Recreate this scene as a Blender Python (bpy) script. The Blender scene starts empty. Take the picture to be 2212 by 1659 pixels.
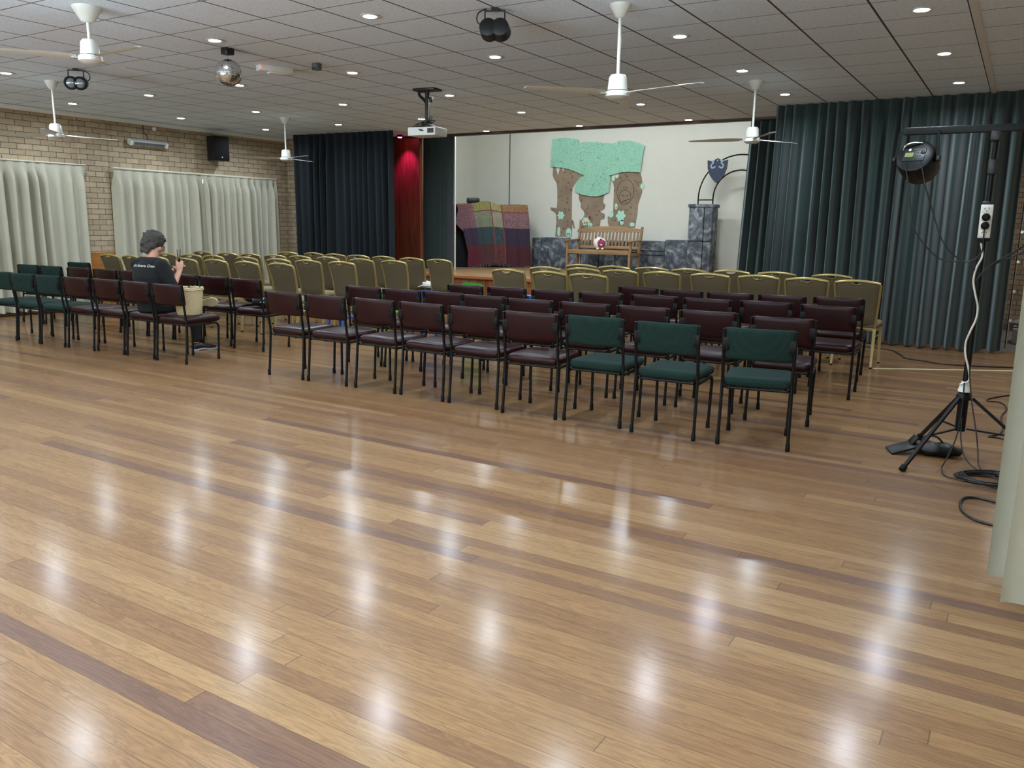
import bpy, bmesh, math, random
from mathutils import Vector, Matrix, Euler
from mathutils.bvhtree import BVHTree
random.seed(7)
PI = math.pi
S = bpy.context.scene
C = S.collection
CEIL = 3.04
# ------------------------------------------------------------------ materials
def _mat(name):
    m = bpy.data.materials.new(name); m.use_nodes = True
    nt = m.node_tree
    return m, nt, nt.nodes['Principled BSDF']
def N(nt, typ, **kw):
    n = nt.nodes.new(typ)
    for k, v in kw.items():
        if k.startswith('i_'):
            key = k[2:]
            n.inputs[int(key) if key.isdigit() else key].default_value = v
        else: setattr(n, k, v)
    return n
def lin(c):
    return tuple(((x/255)/12.92 if x/255 <= .04045 else ((x/255+.055)/1.055)**2.4) for x in c) + (1,)
def math_(nt, op, a, b=None):
    n = N(nt, 'ShaderNodeMath', operation=op)
    for k, v in enumerate((a, b)):
        if v is None: continue
        if isinstance(v, (int, float)): n.inputs[k].default_value = v
        else: nt.links.new(v, n.inputs[k])
    return n.outputs[0]
def simple(name, col, rough=.5, metal=0, var=.12, scale=30, bump=0, bscale=200, spec=.5, emit=None, estr=0, coat=0, sheen=0):
    """plain colour with a little mottling of the surface itself"""
    m, nt, b = _mat(name)
    tc = N(nt, 'ShaderNodeTexCoord')
    no = N(nt, 'ShaderNodeTexNoise', i_Scale=scale, i_Detail=4.0)
    nt.links.new(tc.outputs['Object'], no.inputs['Vector'])
    mr = N(nt, 'ShaderNodeMapRange'); mr.inputs['To Min'].default_value = 1-var; mr.inputs['To Max'].default_value = 1+var
    nt.links.new(no.outputs['Fac'], mr.inputs['Value'])
    mx = N(nt, 'ShaderNodeVectorMath', operation='SCALE'); mx.inputs[0].default_value = lin(col)[:3]
    nt.links.new(mr.outputs[0], mx.inputs['Scale']); nt.links.new(mx.outputs[0], b.inputs['Base Color'])
    b.inputs['Roughness'].default_value = rough; b.inputs['Metallic'].default_value = metal
    b.inputs['Specular IOR Level'].default_value = spec; b.inputs['Coat Weight'].default_value = coat
    b.inputs['Sheen Weight'].default_value = sheen
    if bump:
        n2 = N(nt, 'ShaderNodeTexNoise', i_Scale=bscale, i_Detail=3.0); nt.links.new(tc.outputs['Object'], n2.inputs['Vector'])
        bp = N(nt, 'ShaderNodeBump', i_Strength=bump, i_Distance=.002); nt.links.new(n2.outputs['Fac'], bp.inputs['Height'])
        nt.links.new(bp.outputs[0], b.inputs['Normal'])
    if emit:
        b.inputs['Emission Color'].default_value = lin(emit); b.inputs['Emission Strength'].default_value = estr
    return m
def ramp(nt, fac, stops):
    r = N(nt, 'ShaderNodeValToRGB'); e = r.color_ramp.elements
    while len(e) > 1: e.remove(e[-1])
    e[0].position = stops[0][0]; e[0].color = lin(stops[0][1])
    for p, c in stops[1:]:
        q = e.new(p); q.color = lin(c)
    nt.links.new(fac, r.inputs[0]); return r.outputs[0]
def mixc(nt, fac, a, b, blend='MIX'):
    n = N(nt, 'ShaderNodeMix', data_type='RGBA', blend_type=blend)
    if isinstance(fac, (int, float)): n.inputs[0].default_value = fac
    else: nt.links.new(fac, n.inputs[0])
    for k, v in ((6, a), (7, b)):
        if isinstance(v, tuple): n.inputs[k].default_value = v
        else: nt.links.new(v, n.inputs[k])
    return n.outputs[2]

def floor_mat(name, W, stops, rough, coat=0., dirx=True, L=2.3, bump=.06):
    m, nt, b = _mat(name)
    tc = N(nt, 'ShaderNodeTexCoord'); sp = N(nt, 'ShaderNodeSeparateXYZ'); nt.links.new(tc.outputs['Object'], sp.inputs[0])
    X, Y = (sp.outputs[0], sp.outputs[1]) if dirx else (sp.outputs[1], sp.outputs[0])
    yv = math_(nt, 'DIVIDE', math_(nt, 'ADD', Y, 200.013), W); row = math_(nt, 'FLOOR', yv); fy = math_(nt, 'FRACT', yv)
    wn = N(nt, 'ShaderNodeTexWhiteNoise', noise_dimensions='1D'); nt.links.new(row, wn.inputs['W'])
    xs = math_(nt, 'DIVIDE', math_(nt, 'ADD', math_(nt, 'ADD', X, 100.), math_(nt, 'MULTIPLY', wn.outputs['Value'], 9.7)), L)
    seg = math_(nt, 'FLOOR', xs); fx = math_(nt, 'FRACT', xs)
    cb = N(nt, 'ShaderNodeCombineXYZ'); nt.links.new(row, cb.inputs[0]); nt.links.new(seg, cb.inputs[1])
    w2 = N(nt, 'ShaderNodeTexWhiteNoise', noise_dimensions='3D'); nt.links.new(cb.outputs[0], w2.inputs['Vector'])
    base = ramp(nt, w2.outputs['Value'], stops)
    # grain, shifted for every board
    g = N(nt, 'ShaderNodeCombineXYZ')
    nt.links.new(math_(nt, 'MULTIPLY', X, 1.7), g.inputs[0]); nt.links.new(math_(nt, 'MULTIPLY', Y, 22.), g.inputs[1])
    nt.links.new(math_(nt, 'MULTIPLY', w2.outputs['Value'], 57.), g.inputs[2])
    n1 = N(nt, 'ShaderNodeTexNoise', i_Scale=1.0, i_Detail=5.0, i_Roughness=.6, i_Distortion=1.4); nt.links.new(g.outputs[0], n1.inputs['Vector'])
    rings = math_(nt, 'SINE', math_(nt, 'MULTIPLY', n1.outputs['Fac'], 46.))
    n3 = N(nt, 'ShaderNodeTexNoise', i_Scale=3.5, i_Detail=8.0, i_Roughness=.75); nt.links.new(g.outputs[0], n3.inputs['Vector'])
    gr = math_(nt, 'ADD', math_(nt, 'MULTIPLY', rings, .13), math_(nt, 'MULTIPLY', math_(nt, 'SUBTRACT', n3.outputs['Fac'], .5), .75))
    sc = N(nt, 'ShaderNodeVectorMath', operation='SCALE'); nt.links.new(base, sc.inputs[0]); nt.links.new(math_(nt, 'ADD', gr, 1.), sc.inputs['Scale'])
    # joints between boards
    e1 = math_(nt, 'LESS_THAN', math_(nt, 'MINIMUM', fy, math_(nt, 'SUBTRACT', 1., fy)), .012)
    e2 = math_(nt, 'LESS_THAN', math_(nt, 'MINIMUM', fx, math_(nt, 'SUBTRACT', 1., fx)), .0005)
    ed = math_(nt, 'MAXIMUM', e1, e2)
    col = mixc(nt, math_(nt, 'MULTIPLY', ed, .7), sc.outputs[0], lin((58, 40, 26)))
    nt.links.new(col, b.inputs['Base Color'])
    rr = math_(nt, 'ADD', rough, math_(nt, 'MULTIPLY', math_(nt, 'SUBTRACT', n3.outputs['Fac'], .5), .12))
    nt.links.new(rr, b.inputs['Roughness'])
    b.inputs['Specular IOR Level'].default_value = .08 if coat else .5
    b.inputs['Coat Weight'].default_value = coat; b.inputs['Coat Roughness'].default_value = .175
    n4 = N(nt, 'ShaderNodeTexNoise', i_Scale=9., i_Detail=3.0); nt.links.new(tc.outputs['Object'], n4.inputs['Vector'])
    n5 = N(nt, 'ShaderNodeTexNoise', i_Scale=75., i_Detail=2.0); nt.links.new(tc.outputs['Object'], n5.inputs['Vector'])
    tilt = math_(nt, 'MULTIPLY', w2.outputs['Value'], .35)
    h = math_(nt, 'ADD', math_(nt, 'MULTIPLY', n4.outputs['Fac'], .3), math_(nt, 'ADD', math_(nt, 'MULTIPLY', n5.outputs['Fac'], .10), math_(nt, 'MULTIPLY', ed, -.05)))
    h = math_(nt, 'ADD', h, math_(nt, 'MULTIPLY', math_(nt, 'MULTIPLY', fy, tilt), .04))
    bp = N(nt, 'ShaderNodeBump', i_Strength=bump, i_Distance=.02); nt.links.new(h, bp.inputs['Height'])
    nt.links.new(bp.outputs[0], b.inputs['Normal'])
    return m
def ceiling_mat():
    m, nt, b = _mat('ceiling_tiles')
    tc = N(nt, 'ShaderNodeTexCoord'); sp = N(nt, 'ShaderNodeSeparateXYZ'); nt.links.new(tc.outputs['Object'], sp.inputs[0])
    def edge(o, org, per, hw):
        f = math_(nt, 'FRACT', math_(nt, 'DIVIDE', math_(nt, 'ADD', o, 100*per-org), per))
        return math_(nt, 'LESS_THAN', math_(nt, 'MINIMUM', f, math_(nt, 'SUBTRACT', 1., f)), hw/per)
    ex = edge(sp.outputs[0], -2.3553, .60826, .0085); ey = edge(sp.outputs[1], 6.6336, .59158, .0052)
    no = N(nt, 'ShaderNodeTexNoise', i_Scale=90., i_Detail=3.); nt.links.new(tc.outputs['Object'], no.inputs['Vector'])
    fl = N(nt, 'ShaderNodeTexVoronoi', i_Scale=55.); nt.links.new(tc.outputs['Object'], fl.inputs['Vector'])
    c = ramp(nt, no.outputs['Fac'], [(.3, (206, 216, 228)), (.5, (226, 236, 247)), (.7, (236, 244, 253))])
    pit = math_(nt, 'LESS_THAN', fl.outputs['Distance'], .12)
    c = mixc(nt, math_(nt, 'MULTIPLY', pit, .45), c, lin((138, 130, 122)))
    ed = math_(nt, 'MAXIMUM', ex, ey)
    c = mixc(nt, ed, c, lin((72, 58, 48)))
    nt.links.new(c, b.inputs['Base Color']); b.inputs['Roughness'].default_value = .9
    bp = N(nt, 'ShaderNodeBump', i_Strength=.3, i_Distance=.004)
    nt.links.new(math_(nt, 'SUBTRACT', no.outputs['Fac'], math_(nt, 'MULTIPLY', ed, 1.)), bp.inputs['Height']); nt.links.new(bp.outputs[0], b.inputs['Normal'])
    return m
def brick_mat(axis='Y'):
    m, nt, b = _mat('cream_brick_' + axis)
    tc = N(nt, 'ShaderNodeTexCoord'); sp = N(nt, 'ShaderNodeSeparateXYZ'); nt.links.new(tc.outputs['Object'], sp.inputs[0])
    cb = N(nt, 'ShaderNodeCombineXYZ'); nt.links.new(sp.outputs[1 if axis == 'Y' else 0], cb.inputs[0]); nt.links.new(sp.outputs[2], cb.inputs[1])
    br = N(nt, 'ShaderNodeTexBrick', offset=.5, squash=1.)
    br.inputs['Color1'].default_value = lin((186, 166, 140)); br.inputs['Color2'].default_value = lin((162, 144, 120)); br.inputs['Mortar'].default_value = lin((66, 56, 48))
    br.inputs['Scale'].default_value = 1.; br.inputs['Mortar Size'].default_value = .0037; br.inputs['Mortar Smooth'].default_value = .1
    br.inputs['Brick Width'].default_value = .23; br.inputs['Row Height'].default_value = .0835; br.inputs['Bias'].default_value = -.1
    nt.links.new(cb.outputs[0], br.inputs['Vector'])
    no = N(nt, 'ShaderNodeTexNoise', i_Scale=22., i_Detail=5.); nt.links.new(tc.outputs['Object'], no.inputs['Vector'])
    mr = N(nt, 'ShaderNodeMapRange'); mr.inputs['To Min'].default_value = .8; mr.inputs['To Max'].default_value = 1.18; nt.links.new(no.outputs['Fac'], mr.inputs['Value'])
    sc = N(nt, 'ShaderNodeVectorMath', operation='SCALE'); nt.links.new(br.outputs['Color'], sc.inputs[0]); nt.links.new(mr.outputs[0], sc.inputs['Scale'])
    nt.links.new(sc.outputs[0], b.inputs['Base Color']); b.inputs['Roughness'].default_value = .85
    bp = N(nt, 'ShaderNodeBump', i_Strength=.6, i_Distance=.006, invert=True); nt.links.new(br.outputs['Fac'], bp.inputs['Height']); nt.links.new(bp.outputs[0], b.inputs['Normal'])
    return m
def wood_mat(name, a, c, rough=.35, axis=0, scale=1.):
    m, nt, b = _mat(name)
    tc = N(nt, 'ShaderNodeTexCoord'); mp = N(nt, 'ShaderNodeMapping')
    s = [22*scale]*3; s[axis] = 1.6*scale; mp.inputs['Scale'].default_value = s
    nt.links.new(tc.outputs['Object'], mp.inputs[0])
    no = N(nt, 'ShaderNodeTexNoise', i_Scale=1., i_Detail=6., i_Distortion=.8); nt.links.new(mp.outputs[0], no.inputs['Vector'])
    nt.links.new(ramp(nt, no.outputs['Fac'], [(.3, a), (.7, c)]), b.inputs['Base Color']); b.inputs['Roughness'].default_value = rough
    return m
def stone_mat():
    m, nt, b = _mat('painted_stone')
    tc = N(nt, 'ShaderNodeTexCoord')
    n1 = N(nt, 'ShaderNodeTexNoise', i_Scale=4.2, i_Detail=8., i_Roughness=.6, i_Distortion=1.6); nt.links.new(tc.outputs['Object'], n1.inputs['Vector'])
    nt.links.new(ramp(nt, n1.outputs['Fac'], [(.28, (36, 40, 48)), (.46, (78, 84, 94)), (.56, (120, 126, 134)), (.68, (182, 187, 192))]), b.inputs['Base Color'])
    b.inputs['Roughness'].default_value = .7
    return m
def scribble_mat(name, base, ink, scale, thick):
    """hand drawn squiggles all over a sheet of paper"""
    m, nt, b = _mat(name)
    tc = N(nt, 'ShaderNodeTexCoord')
    n1 = N(nt, 'ShaderNodeTexNoise', i_Scale=scale, i_Detail=2., i_Distortion=1.2); nt.links.new(tc.outputs['Object'], n1.inputs['Vector'])
    l = math_(nt, 'LESS_THAN', math_(nt, 'ABSOLUTE', math_(nt, 'SINE', math_(nt, 'MULTIPLY', n1.outputs['Fac'], 42.))), thick)
    n2 = N(nt, 'ShaderNodeTexNoise', i_Scale=4.5, i_Detail=3.); nt.links.new(tc.outputs['Object'], n2.inputs['Vector'])
    k = math_(nt, 'MULTIPLY', l, math_(nt, 'MULTIPLY', n2.outputs['Fac'], 1.35))
    nt.links.new(mixc(nt, k, lin(base), lin(ink)), b.inputs['Base Color']); b.inputs['Roughness'].default_value = .75
    return m
def card_mat():
    m, nt, b = _mat('drawn_cardboard')
    tc = N(nt, 'ShaderNodeTexCoord')
    v = N(nt, 'ShaderNodeTexVoronoi', i_Scale=11.); nt.links.new(tc.outputs['Object'], v.inputs['Vector'])
    n1 = N(nt, 'ShaderNodeTexNoise', i_Scale=60., i_Detail=2.); nt.links.new(tc.outputs['Object'], n1.inputs['Vector'])
    d = math_(nt, 'MULTIPLY', math_(nt, 'LESS_THAN', v.outputs['Distance'], .30), math_(nt, 'GREATER_THAN', n1.outputs['Fac'], .50))
    n2 = N(nt, 'ShaderNodeTexNoise', i_Scale=3., i_Detail=4.); nt.links.new(tc.outputs['Object'], n2.inputs['Vector'])
    base = ramp(nt, n2.outputs['Fac'], [(.3, (140, 121, 103)), (.7, (164, 144, 124))])
    ink = ramp(nt, v.outputs['Color'], [(0, (52, 40, 40)), (.45, (74, 52, 46)), (.7, (52, 82, 70)), (.9, (120, 48, 52))])
    nt.links.new(mixc(nt, math_(nt, 'MULTIPLY', d, .75), base, ink), b.inputs['Base Color']); b.inputs['Roughness'].default_value = .8
    return m
def weave_mat(name, a, c, scale):
    m, nt, b = _mat(name)
    tc = N(nt, 'ShaderNodeTexCoord')
    ck = N(nt, 'ShaderNodeTexChecker', i_Scale=scale); ck.inputs['Color1'].default_value = lin(a); ck.inputs['Color2'].default_value = lin(c)
    nt.links.new(tc.outputs['Object'], ck.inputs['Vector']); nt.links.new(ck.outputs[0], b.inputs['Base Color']); b.inputs['Roughness'].default_value = .8
    bp = N(nt, 'ShaderNodeBump', i_Strength=.35, i_Distance=.002); nt.links.new(ck.outputs['Fac'], bp.inputs['Height']); nt.links.new(bp.outputs[0], b.inputs['Normal'])
    return m
def dots_mat(name, a, c, scale):
    m, nt, b = _mat(name)
    tc = N(nt, 'ShaderNodeTexCoord')
    v = N(nt, 'ShaderNodeTexVoronoi', i_Scale=scale, i_Randomness=.15); nt.links.new(tc.outputs['Object'], v.inputs['Vector'])
    nt.links.new(mixc(nt, math_(nt, 'LESS_THAN', v.outputs['Distance'], .28), lin(a), lin(c)), b.inputs['Base Color'])
    b.inputs['Roughness'].default_value = .9; b.inputs['Specular IOR Level'].default_value = .2
    return m
def paisley_mat(name, a, c, plain=False):
    m, nt, b = _mat(name)
    tc = N(nt, 'ShaderNodeTexCoord')
    n1 = N(nt, 'ShaderNodeTexNoise', i_Scale=11. if not plain else 3., i_Detail=2., i_Distortion=1.2); nt.links.new(tc.outputs['Object'], n1.inputs['Vector'])
    l = math_(nt, 'LESS_THAN', math_(nt, 'ABSOLUTE', math_(nt, 'SINE', math_(nt, 'MULTIPLY', n1.outputs['Fac'], 22.))), .5 if not plain else .2)
    nt.links.new(mixc(nt, math_(nt, 'MULTIPLY', l, .8), lin(a), lin(c)), b.inputs['Base Color']); b.inputs['Roughness'].default_value = .85
    return m
M = {}
M['floor'] = floor_mat('timber_boards', .0792, [(0, (104, 76, 62)), (.05, (113, 83, 63)), (.13, (123, 90, 62)), (.5, (131, 97, 66)), (.85, (137, 103, 70)), (1, (147, 114, 79))], .45, coat=.5, bump=.085, L=3.4)
M['stagefloor'] = floor_mat('stage_boards', .085, [(0, (132, 104, 74)), (.5, (158, 128, 92)), (1, (176, 146, 106))], .3, bump=.05)
M['ceiling'] = ceiling_mat()
M['brick'] = brick_mat('Y'); M['brickx'] = brick_mat('X')
M['plaster'] = simple('white_plaster', (230, 229, 220), .8, var=.04, scale=4)
M['trimwhite'] = simple('white_paint', (226, 224, 216), .45, var=.03)
M['trimdark'] = wood_mat('dark_stained_timber', (44, 26, 20), (66, 40, 30), .4)
M['panelwood'] = wood_mat('red_timber_panel', (84, 44, 28), (122, 68, 42), .4, axis=2)
M['stagefront'] = wood_mat('stage_front_timber', (118, 62, 34), (160, 92, 52), .35, axis=2, scale=.6)
M['lip'] = wood_mat('stage_lip_timber', (140, 84, 48), (176, 116, 70), .3, axis=0)
M['dado'] = wood_mat('orange_timber_dado', (150, 96, 44), (182, 122, 62), .4, axis=1)
M['green_drape'] = simple('green_velvet', (34, 56, 54), .85, var=.12, scale=8, sheen=.35)
M['dark_drape'] = simple('dark_green_velvet', (13, 23, 30), .9, var=.15, scale=8, sheen=.05)  # same velvet as the green drapes, with the shade put into its colour
M['beige_drape'] = simple('beige_lining_cloth', (186, 182, 164), .85, var=.05, scale=14, bump=.15, bscale=300)
M['maroon'] = simple('maroon_vinyl', (38, 10, 13), .34, var=.12, scale=12, bump=.05, bscale=90, spec=.24)
M['greenfab'] = dots_mat('green_dotted_fabric', (24, 43, 39), (36, 60, 54), 105)
M['blackmetal'] = simple('black_powdercoat', (7, 7, 8), .45, var=.1, spec=.25)
M['rubber'] = simple('black_rubber', (9, 9, 10), .7, spec=.25)
M['gold'] = simple('gold_paint_metal', (168, 148, 92), .32, metal=.45, var=.06)
M['paleGold'] = simple('pale_gold_metal', (214, 196, 140), .28, metal=.55, var=.05)
M['taupe'] = weave_mat('taupe_upholstery', (96, 84, 60), (90, 78, 55), 260)
M['seatcloth'] = weave_mat('pale_seat_cloth', (134, 120, 92), (122, 108, 82), 220)
M['fanwhite'] = simple('white_enamel', (216, 214, 206), .3, var=.03)
M['lamp'] = simple('lit_diffuser', (255, 250, 240), .4, emit=(255, 247, 232), estr=30)
M['blackplastic'] = simple('black_plastic', (20, 21, 24), .4, var=.1)
M['greyplastic'] = simple('grey_plastic', (92, 92, 92), .5)
M['whiteplastic'] = simple('white_plastic', (222, 222, 218), .35, var=.03)
M['mirror'] = None
M['chrome'] = simple('chrome', (215, 218, 222), .12, metal=1., var=.03)
M['glass'] = simple('lens_glass', (150, 160, 170), .08, metal=.6)
M['cardboard'] = card_mat()
M['mint'] = scribble_mat('mint_scribbled_paper', (166, 222, 198), (96, 150, 130), 7., .36)
M['mintplain'] = simple('mint_paper', (192, 236, 216), .75, var=.06, scale=20)
M['orangepaper'] = simple('orange_paper', (206, 130, 60), .75)
M['redpaper'] = simple('red_paper', (140, 44, 54), .75)
M['ink'] = simple('black_ink', (40, 34, 32), .7)
M['stone'] = stone_mat()
M['stoneline'] = simple('painted_joint', (18, 19, 22), .8)
M['teak'] = wood_mat('garden_timber', (128, 98, 64), (166, 132, 92), .5, axis=0)
M['teakv'] = wood_mat('garden_timber_upright', (118, 90, 60), (158, 124, 86), .5, axis=2)
M['navycloth'] = simple('black_cover_cloth', (14, 17, 24), .95, var=.2)
M['shirt'] = simple('black_cotton', (8, 9, 12), .9, var=.2, scale=10)
M['trouser'] = simple('charcoal_trousers', (22, 22, 25), .9, var=.2, scale=10)
M['skin'] = simple('skin', (196, 146, 122), .5, var=.08, scale=25)
M['hair'] = simple('dark_grey_hair', (58, 54, 50), .7, var=.45, scale=35, bump=.9, bscale=70)
M['sole'] = simple('beige_sole', (190, 176, 138), .7)
M['wicker'] = weave_mat('pale_wicker', (224, 208, 172), (172, 150, 108), 125)
M['whitecloth'] = simple('white_print', (232, 232, 230), .7, var=.02)
M['greenplastic'] = simple('bright_green_plastic', (72, 158, 62), .35, var=.05)
M['blueplastic'] = simple('blue_plastic', (44, 76, 158), .35, var=.05)
M['plush'] = simple('white_plush', (236, 222, 218), .95, var=.06, scale=40, bump=.8, bscale=60, sheen=.4)
M['plushpink'] = simple('pink_plush', (150, 66, 88), .9, var=.35, scale=30, bump=.5)
M['greyvinyl'] = simple('grey_sheet_floor', (112, 108, 108), .4, var=.06, scale=6)
M['cream_strip'] = simple('pale_tape', (240, 230, 190), .35, var=.03)  # pale colour standing in for sunlight on the boards
M['cable'] = simple('black_cable', (20, 18, 18), .5)
M['whitecable'] = simple('white_cable', (210, 206, 196), .45)
M['screen'] = simple('lcd_screen', (120, 132, 74), .3, emit=(130, 145, 80), estr=.12)
M['redled'] = simple('red_led', (255, 60, 40), .4, emit=(255, 60, 40), estr=5)
M['pinklamp'] = simple('pink_lamp', (255, 80, 130), .4, emit=(255, 60, 120), estr=26)
M['shield'] = simple('blue_shield_paint', (44, 54, 84), .5, var=.25, scale=14)
M['shieldmark'] = simple('pale_shield_paint', (172, 182, 202), .5)
M['bag'] = simple('shiny_black_bag', (10, 11, 13), .42, spec=.3, var=.2, bump=.5, bscale=25)
M['cabinet'] = simple('dark_brown_laminate', (74, 62, 60), .5)
M['benchtop'] = simple('pale_benchtop', (176, 178, 182), .35)
M['blanket'] = simple('grey_blanket', (142, 138, 134), .9, var=.25, scale=15)
# ------------------------------------------------------------------ mesh helpers
class MB:
    def __init__(s): s.bm = bmesh.new()
    def _add(s, vs, fs, mi=0):
        v = [s.bm.verts.new(p) for p in vs]
        for f in fs:
            try:
                q = s.bm.faces.new([v[i] for i in f]); q.material_index = mi
            except ValueError: pass
        return v
    def box(s, c, size, rot=None, bev=0., mi=0, seg=2):
        hx, hy, hz = size[0]/2, size[1]/2, size[2]/2
        m = Matrix.Translation(c) @ (Euler(rot).to_matrix().to_4x4() if rot else Matrix())
        vs = [m @ Vector((x, y, z)) for x in (-hx, hx) for y in (-hy, hy) for z in (-hz, hz)]
        v = s._add(vs, [(0, 1, 3, 2), (4, 6, 7, 5), (0, 4, 5, 1), (2, 3, 7, 6), (0, 2, 6, 4), (1, 5, 7, 3)], mi)
        if bev:
            es = list({e for q in v for e in q.link_edges})
            bmesh.ops.bevel(s.bm, geom=es, offset=min(bev, min(size)*.45), segments=seg, affect='EDGES', profile=.5)
        return s
    def tube(s, path, r, n=8, closed=False, cap=True, mi=0, sq=None):
        P = [Vector(p) for p in path]; k = len(P); rings = []
        rr = r if isinstance(r, (list, tuple)) else [r]*k
        up = None
        for i in range(k):
            if closed: t = (P[(i+1) % k]-P[i-1]).normalized()
            else: t = (P[min(i+1, k-1)]-P[max(i-1, 0)]).normalized()
            if up is None:
                up = Vector((0, 0, 1)) if abs(t.z) < .9 else Vector((0, 1, 0))
            a = t.cross(up)
            if a.length < 1e-6: a = t.orthogonal()
            a.normalize(); b = a.cross(t).normalized(); up = b
            ring = []
            for j in range(n):
                th = 2*PI*j/n + (PI/4 if n == 4 else 0)
                sx, sy = (sq if sq else (1, 1))
                ring.append(s.bm.verts.new(P[i] + (a*math.cos(th)*sx + b*math.sin(th)*sy)*rr[i]))
            rings.append(ring)
        m = k if closed else k-1
        for i in range(m):
            A, B = rings[i], rings[(i+1) % k]
            for j in range(n):
                f = s.bm.faces.new((A[j], A[(j+1) % n], B[(j+1) % n], B[j])); f.material_index = mi
        if cap and not closed:
            for ring in (rings[0][::-1], rings[-1]):
                f = s.bm.faces.new(ring); f.material_index = mi
        return s
    def lathe(s, prof, c=(0, 0, 0), n=20, mi=0, m=None):
        c = Vector(c); rings = []
        T = m or Matrix()
        for r, z in prof:
            rings.append([s.bm.verts.new(c + T @ Vector((max(r, 1e-4)*math.cos(2*PI*j/n), max(r, 1e-4)*math.sin(2*PI*j/n), z))) for j in range(n)])
        for A, B in zip(rings, rings[1:]):
            for j in range(n):
                f = s.bm.faces.new((A[j], A[(j+1) % n], B[(j+1) % n], B[j])); f.material_index = mi
        for ring in (rings[0][::-1], rings[-1]):
            f = s.bm.faces.new(ring); f.material_index = mi
        return s
    def loft(s, rings, mi=0, cap=True):
        R = [[s.bm.verts.new(p) for p in r] for r in rings]; n = len(R[0])
        for A, B in zip(R, R[1:]):
            for j in range(n):
                f = s.bm.faces.new((A[j], A[(j+1) % n], B[(j+1) % n], B[j])); f.material_index = mi
        if cap:
            for r in (R[0][::-1], R[-1]): s.bm.faces.new(r).material_index = mi
        return s
    def prism(s, poly, fn, d0, d1, mi=0):
        """poly in 2-D, fn(a, b, depth) -> point"""
        A = [s.bm.verts.new(fn(a, b, d0)) for a, b in poly]; B = [s.bm.verts.new(fn(a, b, d1)) for a, b in poly]
        n = len(poly)
        for f in [A[::-1], B] + [[A[j], A[(j+1) % n], B[(j+1) % n], B[j]] for j in range(n)]:
            s.bm.faces.new(f).material_index = mi
        return s
    def grid(s, nu, nv, fn, mi=None, thick=0):
        V = [[s.bm.verts.new(fn(i/nu, j/nv)) for i in range(nu+1)] for j in range(nv+1)]
        for j in range(nv):
            for i in range(nu):
                f = s.bm.faces.new((V[j][i], V[j][i+1], V[j+1][i+1], V[j+1][i]))
                if mi: f.material_index = mi(i/nu+.5/nu, j/nv+.5/nv)
        return s
    def sphere(s, c, r, nu=16, nv=10, mi=0, sc=(1, 1, 1), m=None):
        c = Vector(c); T = m or Matrix()
        prof = [(math.sin(PI*k/nv), -math.cos(PI*k/nv)) for k in range(nv+1)]
        R = [[s.bm.verts.new(c + T @ Vector((r*sc[0]*max(p, 1e-3)*math.cos(2*PI*j/nu), r*sc[1]*max(p, 1e-3)*math.sin(2*PI*j/nu), r*sc[2]*q))) for j in range(nu)] for p, q in prof]
        for A, B in zip(R, R[1:]):
            for j in range(nu):
                s.bm.faces.new((A[j], A[(j+1) % nu], B[(j+1) % nu], B[j])).material_index = mi
        for ring in (R[0][::-1], R[-1]): s.bm.faces.new(ring).material_index = mi
        return s
    def capsule(s, p, q, r1, r2, n=12):
        p, q = Vector(p), Vector(q); d = (q-p); L = d.length or 1e-6; t = d/L
        path, rr = [], []
        for k in range(5):
            a = PI/2*k/4; path.append(p - t*r1*math.cos(a)); rr.append(max(r1*math.sin(a), 1e-4))
        for k in range(5):
            a = PI/2*k/4; path.append(q + t*r2*math.sin(a)); rr.append(max(r2*math.cos(a), 1e-4))
        return s.tube(path, rr, n)
    def mesh(s, name, mats, smooth=True, angle=40):
        bmesh.ops.recalc_face_normals(s.bm, faces=s.bm.faces)
        me = bpy.data.meshes.new(name); s.bm.to_mesh(me); s.bm.free()
        for m in (mats if isinstance(mats, list) else [mats]): me.materials.append(m)
        if smooth:
            for p in me.polygons: p.use_smooth = True
            try: me.set_sharp_from_angle(angle=math.radians(angle))
            except Exception: pass
        return me
    def build(s, name, mats, parent=None, **kw):
        o = bpy.data.objects.new(name, s.mesh(name, mats, **kw)); C.objects.link(o)
        if parent is not None: o.parent = parent
        return o
def tag(o, label, cat=None, group=None, kind=None):
    o['label'] = label
    if cat: o['category'] = cat
    if group: o['group'] = group
    if kind: o['kind'] = kind
    return o
def struct(o, label=None):
    o['kind'] = 'structure'
    if label: o['label'] = label
    return o
def thing(name, label, cat, loc=(0, 0, 0), rz=0., group=None):
    o = bpy.data.objects.new(name, None); C.objects.link(o); o.location = loc; o.rotation_euler = (0, 0, rz)
    o.empty_display_size = .1
    return tag(o, label, cat, group)
def dup(root, loc, rz, label, group=None):
    r = root.copy(); C.objects.link(r); r.location = loc; r.rotation_euler = (0, 0, rz); r['label'] = label
    if group: r['group'] = group
    for ch in list(root.children):
        c = ch.copy(); C.objects.link(c); c.parent = r
        for g in list(ch.children):
            d = g.copy(); C.objects.link(d); d.parent = c
    return r
def spline(pts, n=8):
    P = [Vector(p) for p in pts]; out = []
    for i in range(len(P)-1):
        a, b, c, d = P[max(i-1, 0)], P[i], P[i+1], P[min(i+2, len(P)-1)]
        for k in range(n):
            t = k/n
            out.append(.5*((2*b)+(c-a)*t+(2*a-5*b+4*c-d)*t*t+(3*b-a-3*c+d)*t**3))
    return out+[P[-1]]
ORD = ['zeroth', 'first', 'second', 'third', 'fourth', 'fifth', 'sixth', 'seventh', 'eighth', 'ninth', 'tenth', 'eleventh', 'twelfth']
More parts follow.
